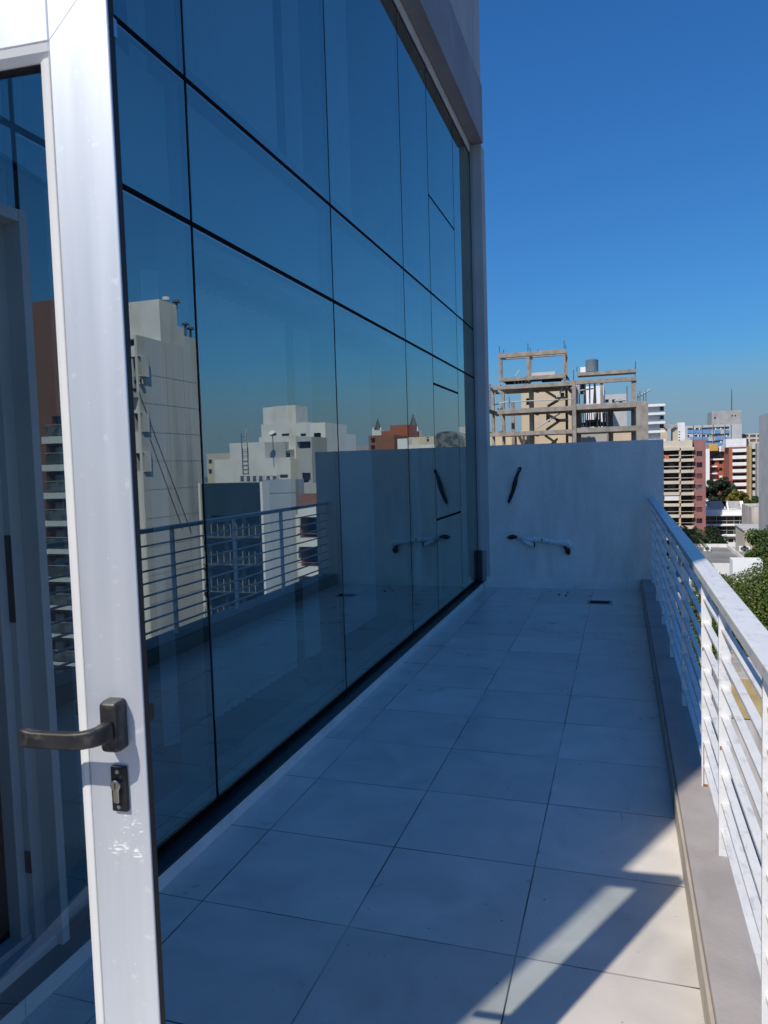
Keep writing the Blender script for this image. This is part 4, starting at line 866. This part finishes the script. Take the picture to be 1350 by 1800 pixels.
t, L_, z = roofbox('white_annex', 'small white annex building with two pale panels behind the leafy tree', 108, 1288, 1341, 985, 3, M['whiter'], M['roof'])
t = simple('beige_house', 'low beige house with an ochre painted gate glimpsed between the railing bars', 'house', 34, 1262, 1420, 1186, M['stained'], 2.0, zb=GZ, vref=1220, ops=[(1338, 1347, 1225, 1262)])
lx, ly, lz = t.location; a = W(1276, 1194, 33.8); b = W(1352, 1268, 33.8); B('gate', M['ochre'], t, a[0]-lx, b[0]-lx, -.06, -.005, b[2]-lz, a[2]-lz)
simple('peeling_wall_house', 'beige peeling wall with a dark opening glimpsed behind the ochre gate', 'house', 44, 1268, 1420, 1158, M['stained'], 2.0, zb=GZ, vref=1150, ops=[(1308, 1314, 1196, 1204)])
# filler low-rise between
random.seed(11)
names = []
for k in range(46):
    Dk = random.uniform(60, 330); u = random.uniform(1175, 1500); zz = GZ+random.uniform(3.5, 8.5)
    x = ux(u, 900, Dk)
    if Dk < 215 and 1200 < u < 1330 and Dk > 90: zz = GZ+random.uniform(3, 5)
    names.append((x, Dk, random.uniform(7, 14), random.uniform(8, 16), zz))
for i, c, lab in ((5, 'white', 'low white flat-roofed house half hidden beside the leafy trees'), (15, 'cream2', 'low cream house glimpsed past the railing posts'), (23, 'grey', 'low grey house between the tree crowns and the flat roofs'), (45, 'lgrey', 'low pale grey house far down the street behind the trees')):
    x, y, w_, d_, z = names[i]
    t = thing('low_house', lab, 'house', (x, y, GZ), 0, 'low houses in the streets below')
    block(t, M[c], -w_/2, w_/2, 0, d_, 0, z-GZ, [(-w_/4-.6, -w_/4+.6, 1, 2.4), (w_/4-.6, w_/4+.6, 1, 2.4)], rm=M['roof' if i % 2 else 'rooflight'])
# ================================================================== MIRRORED IN THE GLASS (real buildings to the right of the view)
def rbox(name, label, D, u0, u1, vt, wm, depth=12, ops=None, zb=GZ, vref=None, pm=None, group=None, cat='building', parent=None, rm=None, opd=.22, par=.5):
    """front facing -Y at distance D; pixels are those of its mirror image"""
    vr = vref or vt+15
    x1, x0 = WR(u0, vr, D)[0], WR(u1, vr, D)[0]; zt = WR((u0+u1)/2, vt, D)[2]
    t = parent or thing(name, label, cat, ((x0+x1)/2, D, zb), 0, group); lx, ly, lz = t.location
    fo = []
    for (a, b, p, q, *rest) in (ops or []):
        xb_, xa_ = WR(a, (p+q)/2, D)[0], WR(b, (p+q)/2, D)[0]; zl = WR((a+b)/2, q, D)[2]; zh = WR((a+b)/2, p, D)[2]
        fo.append((max(xa_, x0+.05)-lx, min(xb_, x1-.05)-lx, zl-lz, min(zh, zt-.1)-lz, *rest))
    block(t, wm, x0-lx, x1-lx, D-ly, D-ly+depth, zb-lz, zt-lz, fo, pm=pm, rm=rm, depth=opd, parapet=par)
    return t
# tall apartment tower with the blank party wall
XP = 45.0
def at_x(u, v, X):    # mirrored pixel on the plane x = X
    d = ray(u, v); t_ = (2*XG-X)/d[0]; return (X, d[1]*t_, EYE+d[2]*t_)
ya, yb, yc, yd, ye = at_x(250, 800, XP)[1], at_x(281, 560, XP)[1], at_x(311, 560, XP)[1], at_x(323, 580, XP)[1], at_x(358, 800, XP)[1]
zlow = at_x(250, 591, XP)[2]; ztop = at_x(283, 527, XP)[2]; zmid = at_x(311, 573, XP)[2]; zend = at_x(330, 592, XP)[2]
t = thing('apartment_tower', 'tall tower with a blank stained party wall, mirrored in the glass beside the door', 'building', (XP, ya, GZ)); lx, ly, lz = t.location
x1 = XP+7.6
def zz_(v): return WR(232, v, ya)[2]-lz
fx = lambda u: WR(u, 620, ya)[0]-lx
block(t, M['partywall'], 0, .3, 0, ye-ly, 0, zlow-lz, wname='party_wall', roof=False)
block(t, M['white'], .3, x1-lx, .05, yb-ly, 0, zlow-lz, [(fx(238), fx(227), zz_(608), zz_(596)), (fx(246), fx(224), zz_(662), zz_(627), 1.4, M['dbal']), (fx(246), fx(226), zz_(676), zz_(668), .3), (fx(240), fx(226), zz_(690), zz_(683), 1.2, M['dbal']), (fx(244), fx(228), zz_(760), zz_(727), 1.2, M['dbal']), (fx(244), fx(228), zz_(830), zz_(797), 1.2, M['dbal'])], wname='front_wall')
B('balcony_front', M['white'], t, fx(240), fx(222)+.4, -1.0, -.05, zz_(700), zz_(690)); B('balcony_screen', M['white'], t, fx(243), fx(233), -1.1, -.9, zz_(684), zz_(634))
block(t, M['white'], .001, x1-lx, yb-ly, yc-ly, zlow-lz-.01, ztop-lz, wname='upper_wall', parapet=.6)
block(t, M['white'], .002, x1-lx, yc-ly+.001, yd-ly, zlow-lz-.3, zmid-lz, wname='upper_wall')
block(t, M['partywall'], .003, x1-lx, yd-ly+.001, ye-ly-.01, zlow-lz-.5, zend-lz, wname='upper_wall')
for k in range(9):
    z = zlow-lz-4-k*3.1; B('floor_line', M['grey'], t, -.02, -.001, .2, ye-ly-.1, z, z+.035)
for f in (.42, .7): B('joint_line', M['grey'], t, -.02, -.001, (ye-ly)*f, (ye-ly)*f+.05, 1, zlow-lz-.6)
for (ua, va, ub, vb) in ((243, 690, 335, 935), (262, 770, 320, 930)):
    p = at_x(ua, va, XP); q = at_x(ub, vb, XP); MB().tube([(-.1, p[1]-ly, p[2]-lz), (-.1, q[1]-ly, q[2]-lz)], .035, 5).build('cable', M['black'], t)
for (u, v0, v1) in ((310, 532, 538), (326, 571, 592), (335, 579, 594)):
    p = at_x(u, v0, XP+1); q = at_x(u, v1, XP+1)
    MB().tube([(1, q[1]-ly, q[2]-lz-.3), (1, p[1]-ly, p[2]-lz)], .13, 7).tube([(1, p[1]-ly, p[2]-lz), (1, p[1]-ly, p[2]-lz+.3)], [.5, .3], 8).build('vent_pipe', M['slate'], t)
p = at_x(292, 528, XP+2); MB().tube([(2, p[1]-ly, p[2]-lz), (2, p[1]-ly, p[2]-lz+.35)], .45, 12).build('satellite_dish', M['whiter'], t)
# brick balcony block further right
D = 65
t = rbox('balcony_tower', 'dark red brick apartment block with pale balcony slabs, mirrored beyond the door glass', D, 40, 140, 722, M['brown'], 14, vref=900,
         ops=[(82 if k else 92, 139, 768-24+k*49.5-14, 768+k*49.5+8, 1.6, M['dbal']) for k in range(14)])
lx, ly, lz = t.location
for k in range(14):
    v = 768+k*49.3; a = WR(74, v, D-1.2); b = WR(141, v+9, D-1.2)
    B('balcony_slab', M['whiter'], t, b[0]-lx, a[0]-lx, -1.3, .1, b[2]-lz, a[2]-lz)
    a = WR(80, v-20, D-1.2); B('balcony_rail', M['lgrey'], t, b[0]-lx, a[0]-lx, -1.25, -1.2, a[2]-lz, a[2]+.06-lz)
    a = WR(80, v-18, D-1.2); c = WR(80, v-2, D-1.2); B('balcony_glass', M['lwin'], t, b[0]-lx, a[0]-lx, -1.19, -1.17, c[2]-lz, a[2]-lz)
    a = WR(88, v+18, D); c = WR(104, v+40, D); B('ac_unit', M['lgrey'], t, c[0]-lx, a[0]-lx, .8, 1.2, c[2]-lz, a[2]-lz)
rbox('white_building', 'white low slab block mirrored at the skyline beside the dark red balcony tower', 140, 84, 150, 700, M['bluegrey'], 10)
rbox('red_building', 'tall red brick slab mirrored high behind the door stile', 90, 20, 150, 528, M['brown'], 8)
# dark clad block
D = 52
t = rbox('dark_clad_block', 'dark clad apartment block with white edge strips, mirrored behind the railing', D, 358, 463, 849, M['darkbl'], 1.2, vref=950,
         ops=[(372+j*30, 396+j*30, 905+k*48, 940+k*48, .8, M['dbal']) for j in range(3) for k in range(7)], par=.3)
lx, ly, lz = t.location
a = WR(463, 950, D)[0]-lx; b = WR(467, 950, D)[0]-lx; zt = WR(460, 847, D)[2]-lz; B('white_edge', M['whiter'], t, b, a, -.2, 1.0, 0, zt)
a = WR(354.5, 950, D)[0]-lx; b = WR(357.8, 950, D)[0]-lx; B('white_edge', M['whiter'], t, b, a, -.2, 1, 0, zt)
for k in range(7):
    v = 942+k*48; a = WR(362, v, D); b = WR(460, v+3, D); B('balcony_edge', M['slate'], t, b[0]-lx, a[0]-lx, -.5, -.01, b[2]-lz, a[2]-lz)
    for j in range(9): c = WR(366+j*11, v, D)[0]-lx; B('baluster', M['grey'], t, c-.02, c+.02, -.48, -.44, a[2]-lz, WR(400, v-22, D)[2]-lz)
# grey blank-walled building (its side wall) and the white edge
D = 70
t = rbox('blank_grey_building', 'pale blue-grey blank gable building, mirrored between the dark block and white balconies', D, 466, 523, 843, M['bluegrey'], 2.2, vref=950, par=.3)
lx, ly, lz = t.location
a = WR(523.2, 950, D)[0]-lx; b = WR(530, 950, D)[0]-lx; zt = WR(525, 905, D)[2]-lz; B('white_edge', M['whiter'], t, b, a, -.3, 6, 0, zt)
a = WR(525, 886, D-1); b = WR(533, 1025, D-1); MB().tube([(a[0]-lx-.3, -1, 0), (a[0]-lx-.3, -1, a[2]-lz)], .07, 6).build('drain_pipe', M['shutter'], t)
zl = WR(490, 867, D)[2]-lz; B('joint_line', M['slate'], t, WR(523, 950, D)[0]-lx, WR(466, 950, D)[0]-lx, -.02, -.001, zl, zl+.05)
# balcony block white / dark
D = 67
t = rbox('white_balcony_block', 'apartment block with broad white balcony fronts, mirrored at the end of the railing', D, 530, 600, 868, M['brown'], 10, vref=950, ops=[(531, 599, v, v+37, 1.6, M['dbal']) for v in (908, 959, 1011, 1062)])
lx, ly, lz = t.location
for v, h in ((890, 17), (945, 14), (995, 16), (1046, 16), (1098, 16)):
    a = WR(531, v, D); b = WR(600, v+h, D); B('balcony_front', M['whiter'], t, b[0]-lx, a[0]-lx, -1.1, -.02, b[2]-lz, a[2]-lz)
    a = WR(531, v-8, D); B('balcony_rail', M['brown'], t, b[0]-lx, a[0]-lx, -1.05, -1.0, a[2]-lz, a[2]-lz+.08)
a = WR(534, 868, D); b = WR(566, 862, D); MB().prism([(b[0]-lx, a[2]-lz+.01), (a[0]-lx, a[2]-lz+.01), (a[0]-.5-lx, a[2]+1-lz), (b[0]+.5-lx, a[2]+1-lz)], 'y', .3, 5).build('skylight', M['lgrey'], t)
# stepped white complex
def steps(name, label, D, vols, vref=None):
    u0 = min(q[0] for q in vols); u1 = max(q[1] for q in vols)
    x = (WR(u0, 800, D)[0]+WR(u1, 800, D)[0])/2
    t = thing(name, label, 'building', (x, D, GZ))
    for (a, b, vt, dd, dep, mm, ops) in vols:
        rbox(None, None, D+dd, a, b, vt, M[mm], dep, ops=ops, parent=t, vref=(vt+20))
    return t
D = 108
t = steps('stepped_white_complex', 'stepped white and grey building complex with roof huts, mirrored in the wide lower pane', D,
      [(481, 520, 713, 6, 5, 'white', []), (463, 481.5, 716, 7.5, 5, 'white', []), (460, 545, 744, 4, 12, 'white', [(474, 486, 761, 766), (495, 508, 762, 767), (528, 538, 762, 767)]),
       (456, 520, 767, 2, 3, 'white', []), (404, 466, 778, 1, 6, 'white', []), (466, 501, 777, .5, 2, 'lgrey', []), (501, 511, 790, .4, 1.5, 'lgrey', [(502, 510, 792, 804)]),
       (377, 511, 806, 0, 9, 'white', [(492, 506, 834, 840)])])
lx, ly, lz = t.location
D = 100
t = steps('grey_shaft_building', 'light grey block with a balcony corner before the stepped complex, mirrored in the glass', D,
      [(511, 549, 806, 0, 8, 'lgrey', [(531, 546, 831, 845), (531, 543, 868-25, 868-20)]), (520, 548, 768, 2, 6, 'lgrey', [(522, 546, 776, 788, 1.2, M['dbal'])])])
t = rbox('pale_building', 'clean pale block with square windows beside the stepped complex, mirrored in the glass', 112, 545, 571.5, 743, M['whiter'], 10, ops=[(551.5, 564, 761, 774), (553, 565, 792, 803), (550, 560, 815, 827), (551, 560, 840, 852)])
rbox('white_building', 'white block at the joint of the two wide panes, mirrored in the glass', 130, 571.5, 594, 762, M['whiter'], 10, ops=[(574, 578, 780, 788)])
rbox('brown_building', 'low brownish block far left of the stepped complex, mirrored in the glass', 125, 363, 406, 797, M['cream2'], 10, ops=[(366, 372, 808, 815), (366, 372, 825, 833), (376, 380, 812, 818)])
D = 104
for k in range(6):
    u = 422+k*11.0+(2 if k > 3 else 0); a = WR(u+4, 848, D); 
    c_ = thing('condenser_unit', ['first', 'second', 'third', 'fourth', 'fifth', 'sixth'][k]+' condenser from the left in the row on the white roof, mirrored', 'air conditioner', (a[0], D, a[2]), 0, 'condenser units in a row on the roof')
    B('casing', M['whiter'], c_, -.42, .42, 0, .8, 0, 1.2); B('grille', M['lwin'], c_, -.33, .33, -.02, -.005, .15, 1.05)
    B('support', M['grey'], c_, -.4, .4, 0, .8, -3, -.001)
# lattice ladder mast
t = thing('ladder_mast', 'thin dark lattice ladder on the white roof, mirrored in the glass', 'mast', WR(432, 835, 107)); lx, ly, lz = t.location
zt = WR(432, 760, 107)[2]-lz
for dx in (-.5, .5): MB().tube([(dx, 0, -.3), (dx, 0, zt)], .07, 5).build('leg', M['slate'], t)
for k in range(10): B('rung', M['slate'], t, -.5, .5, -.04, .04, zt*k/10, zt*k/10+.07)
t = thing('chimney_flue', 'slim grey chimney flue behind the lattice ladder, mirrored', 'chimney', WR(434, 778, 112)); z1_ = WR(434, 757, 112)[2]-t.location[2]; MB().tube([(0, 0, -.5), (0, 0, z1_)], .28, 10).tube([(0, 0, z1_), (0, 0, z1_+.2)], .36, 10).build('flue', M['lgrey'], t)
t = thing('satellite_dish', 'small white satellite dish on a pole above the white roofs, mirrored', 'satellite dish', WR(480, 778, 106)); B('pole', M['slate'], t, -.05, .05, -.05, .05, -1.5, 1.4); MB().tube([(0, -.1, 1.4), (0, -.3, 1.6)], [.15, .5], 14).build('dish', M['whiter'], t)
# brick and church skyline
rbox('red_building', 'brown brick block with two dark openings, mirrored over the end wall', 150, 648, 693, 765, M['brown'], 10, ops=[(652, 659, 770, 778), (652, 659, 783, 790)])
rbox('red_building', 'bright orange-red brick block, mirrored over the end wall', 160, 671, 717, 757, M['red'], 10)
rbox('red_building', 'upper orange-red brick block set back behind the lower one, mirrored', 166, 686, 717, 747, M['red'], 8)
rbox('white_building', 'small blue-white hut in front of the orange-red bricks, mirrored', 145, 699, 715, 771, M['whiter'], 6)
rbox('white_building', 'ornate white building with small roof huts, mirrored left of the dark arched roof', 150, 717, 763, 768, M['cream2'], 10, ops=[(750, 754, 768, 776)])
rbox('white_building', 'long pale wall below the ornate white building, mirrored', 146, 714, 764, 782, M['white'], 3)
rbox('grey_building', 'low dark grey roofline left of the brown brick block, mirrored', 170, 608, 650, 783, M['grey'], 8)
for i, (u, vt, vb, w_, lab) in enumerate(((662, 735, 765, 3.2, 'pointed dark church spire with pale pinnacles, mirrored above the red bricks'), (723.5, 727, 770, 4.6, 'second dark church spire, right of the mullion, mirrored'))):
    D = 230; a = WR(u, vb, D); b = WR(u, vt, D); hb_ = (b[2]-a[2])
    t = thing('church_spire', lab, 'church', (a[0], D, GZ), 0, 'twin church spires mirrored in the glass'); H0_ = a[2]-GZ
    B('tower', M['white'], t, -w_/2, w_/2, 0, w_, 0, H0_+hb_*.3)
    for sx in (-1, 1): MB().tube([(sx*w_*.42, .3, H0_+hb_*.3), (sx*w_*.42, .3, H0_+hb_*.48)], [.4, .05], 6).build('pinnacle', M['white'], t)
    MB().tube([(0, w_/2, H0_+hb_*.3), (0, w_/2, H0_+hb_)], [w_*.42, .06], 8).build('spire', M['slate'], t)
# arched dark roof hall
D = 140; a = WR(766, 800, D); b = WR(806, 800, D)
t = thing('arched_hall', 'hall with a dark rounded glass roof, mirrored near the far end of the facade', 'building', ((a[0]+b[0])/2, D, GZ)); lx, ly, lz = t.location
zb_ = WR(786, 775, D)[2]-lz; zt_ = WR(786, 758, D)[2]-lz; hw = (a[0]-b[0])/2
prof = [(hw, 0)]+[(hw*math.copysign(abs(math.cos(q))**.5, math.cos(q)), zb_+(zt_-zb_)*math.sin(q)**.7) for q in [math.pi*k/12 for k in range(13)]]+[(-hw, 0)]
MB().prism(prof, 'y', 0, 14).build('shell', M['lwin'], t)
for f in (.35, .7): B('roof_band', M['lgrey'], t, -hw-.02, hw+.02, -.15, -.001, zb_-6*f, zb_-6*f+.5)
t = rbox('white_building', 'pale slab building with a slanted white edge, mirrored at the far end of the facade', 150, 806, 829, 750, M['lgrey'], 10); lx, ly, lz = t.location
a = WR(820, 790, 149.5); b = WR(824, 746, 149.5); MB().prism([(a[0]-lx-.4, 0), (a[0]-lx+.4, 0), (b[0]-lx+.4, b[2]-lz), (b[0]-lx-.4, b[2]-lz)], 'y', -.5, -.01).build('white_edge', M['whiter'], t)
# building behind the camera, seen in the door glass
t = thing('red_rear_wall', 'dark red brick wall behind the viewer, faintly reflected in the door glass', 'wall', (-8, -5, -.12)); lx, ly, lz = t.location
MB().box(-6, 6.2, -.25, 0, 0, 2.55).build('wall', M['red'], t); B('coping', M['grey'], t, -6.03, 6.23, -.28, .03, 2.551, 2.60)

# ================================================================== trees
def tree(label, x, y, h, rx, ry, rz, nl, ls, lm, seed, clumps=34, zg=GZ, name='tree', group=None, lo=.0):
    rng = np.random.default_rng(seed); random.seed(seed)
    t = thing(name, label, 'tree', (x, y, zg), 0, group)
    tz = h-rz
    tr_ = MB(); tr_.tube([(0, 0, 0), (.15, .1, tz*.5), (0, 0, tz)], [.035*h*.6, .025*h*.6, .012*h*.6], 9)
    for k in range(7):
        a = 2*math.pi*k/7+random.random(); e = random.uniform(.2, .8)
        tr_.tube([(0, 0, tz*(.45+.05*k)), (math.cos(a)*rx*.35, math.sin(a)*ry*.35, tz*(.7+.05*k)), (math.cos(a)*rx*.7, math.sin(a)*ry*.7, tz+rz*(e-.4))], [.01*h, .006*h, .002*h], 6)
    tr_.build('trunk', M['bark'], t, smooth=True)
    d = rng.normal(size=(clumps, 3)); d /= np.linalg.norm(d, axis=1)[:, None]
    rad = rng.uniform(.45, .95, clumps)[:, None]; cc = d*rad*np.array([rx, ry, rz])
    ci = rng.integers(0, clumps, nl); cr_ = rng.uniform(.22, .42, clumps)[ci][:, None]*min(rx, rz)
    g_ = rng.normal(size=(nl, 3)); g_ /= np.linalg.norm(g_, axis=1)[:, None]
    p = cc[ci]+g_*cr_*rng.uniform(.55, 1.05, nl)[:, None]*np.array([1, 1, .8]); p[:, 2] += tz
    n = g_+rng.normal(size=(nl, 3))*.6+np.array([0, 0, .5]); n /= np.linalg.norm(n, axis=1)[:, None]
    r0 = rng.normal(size=(nl, 3)); a = np.cross(n, r0); a /= np.linalg.norm(a, axis=1)[:, None]; b = np.cross(n, a)
    s = ls*rng.uniform(.6, 1.3, nl)[:, None]
    V = np.stack([p-a*s, p+b*s*.5+n*s*.15, p+a*s, p-b*s*.5+n*s*.15], 1).reshape(-1, 3)
    me = bpy.data.meshes.new('crown'); me.vertices.add(4*nl); me.vertices.foreach_set('co', V.ravel())
    me.loops.add(4*nl); me.loops.foreach_set('vertex_index', np.arange(4*nl)); me.polygons.add(nl)
    me.polygons.foreach_set('loop_start', np.arange(nl)*4); me.polygons.foreach_set('loop_total', np.full(nl, 4)); me.update(); me.validate()
    me.materials.append(lm); o = bpy.data.objects.new('crown', me); link(o); o.parent = t
    return t
def treeat(label, u, v, D, rpx, lm, nl, ls, seed, hz=None, **k):
    q = W(u, v, D); r = rpx/FOC*D; h = q[2]+(hz or r)-GZ
    tree(label, q[0], D, h, r, r, (hz or r), nl, ls, lm, seed, **k)
treeat('big sunlit tree with yellow-green leaves just outside the railing', 1385, 1118, 48, 118, M['leaf1'], 120000, .085, 21, hz=4.7, clumps=150)
treeat('leafy tree low behind the railing bars, left of the big one', 1256, 1105, 54, 62, M['leaf1'], 52000, .085, 22, hz=4.0, clumps=80)
treeat('green tree crown at the right edge above the white annex', 1352, 968, 128, 38, M['leaf4'], 16000, .20, 23, clumps=40)
treeat('round very dark green tree in front of the white office', 1240, 962, 150, 33, M['leaf2'], 16000, .24, 24, clumps=40)
treeat('dark green tree behind the white office, beside the pink block', 1262, 866, 235, 24, M['leaf2'], 9000, .30, 25, clumps=30)
treeat('yellow-green tree behind the roof of the white office', 1293, 877, 232, 20, M['leaf3'], 9000, .30, 26, hz=2.6, clumps=26)
treeat('small olive tree at the foot of the grey ribbed block', 1322, 882, 228, 11, M['leaf4'], 5000, .28, 27, clumps=18)
treeat('dark tree at the foot of the pink block', 1215, 948, 160, 16, M['leaf2'], 6000, .24, 28, clumps=20)
# palm
D = 112; q = W(1212, 942, D)
t = thing('palm_tree', 'tall palm with arching fronds in front of the pink apartment block', 'palm', (q[0], D, GZ)); H = q[2]-GZ
MB().tube([(0, 0, 0), (.2, 0, H*.5), (0, 0, H)], [.45, .32, .30], 10).build('trunk', M['bark'], t, smooth=True)
random.seed(9); pm_ = MB()
for k in range(46):
    a = 2*math.pi*k/46*7.3; el = random.uniform(-.25, 1.35); Lf = random.uniform(2.6, 3.4)
    pts = []
    for i in range(10):
        f = i/9; rr = Lf*f*math.cos(el)*(1-.10*f)+.2; z = H+Lf*f*math.sin(el)-1.9*f*f*(1 if el < .9 else .6)
        pts.append(Vector((math.cos(a)*rr, math.sin(a)*rr, z)))
    pm_.tube(pts, .02, 4)
    side = Vector((-math.sin(a), math.cos(a), 0))
    for i in range(1, 10):
        for s_ in (-1, 1):
            for h_ in (0, .5):
                p = pts[i-1].lerp(pts[i], h_); tdir = (pts[i]-pts[i-1]).normalized(); Lw = .62*math.sin(math.pi*(.15+.8*(i+h_)/10.5))
                e = p+side*s_*Lw+tdir*.28-Vector((0, 0, .22)); wv = tdir*.05
                pm_.quad([p-wv, e, p+wv])
pm_.build('fronds', M['palm'], t)
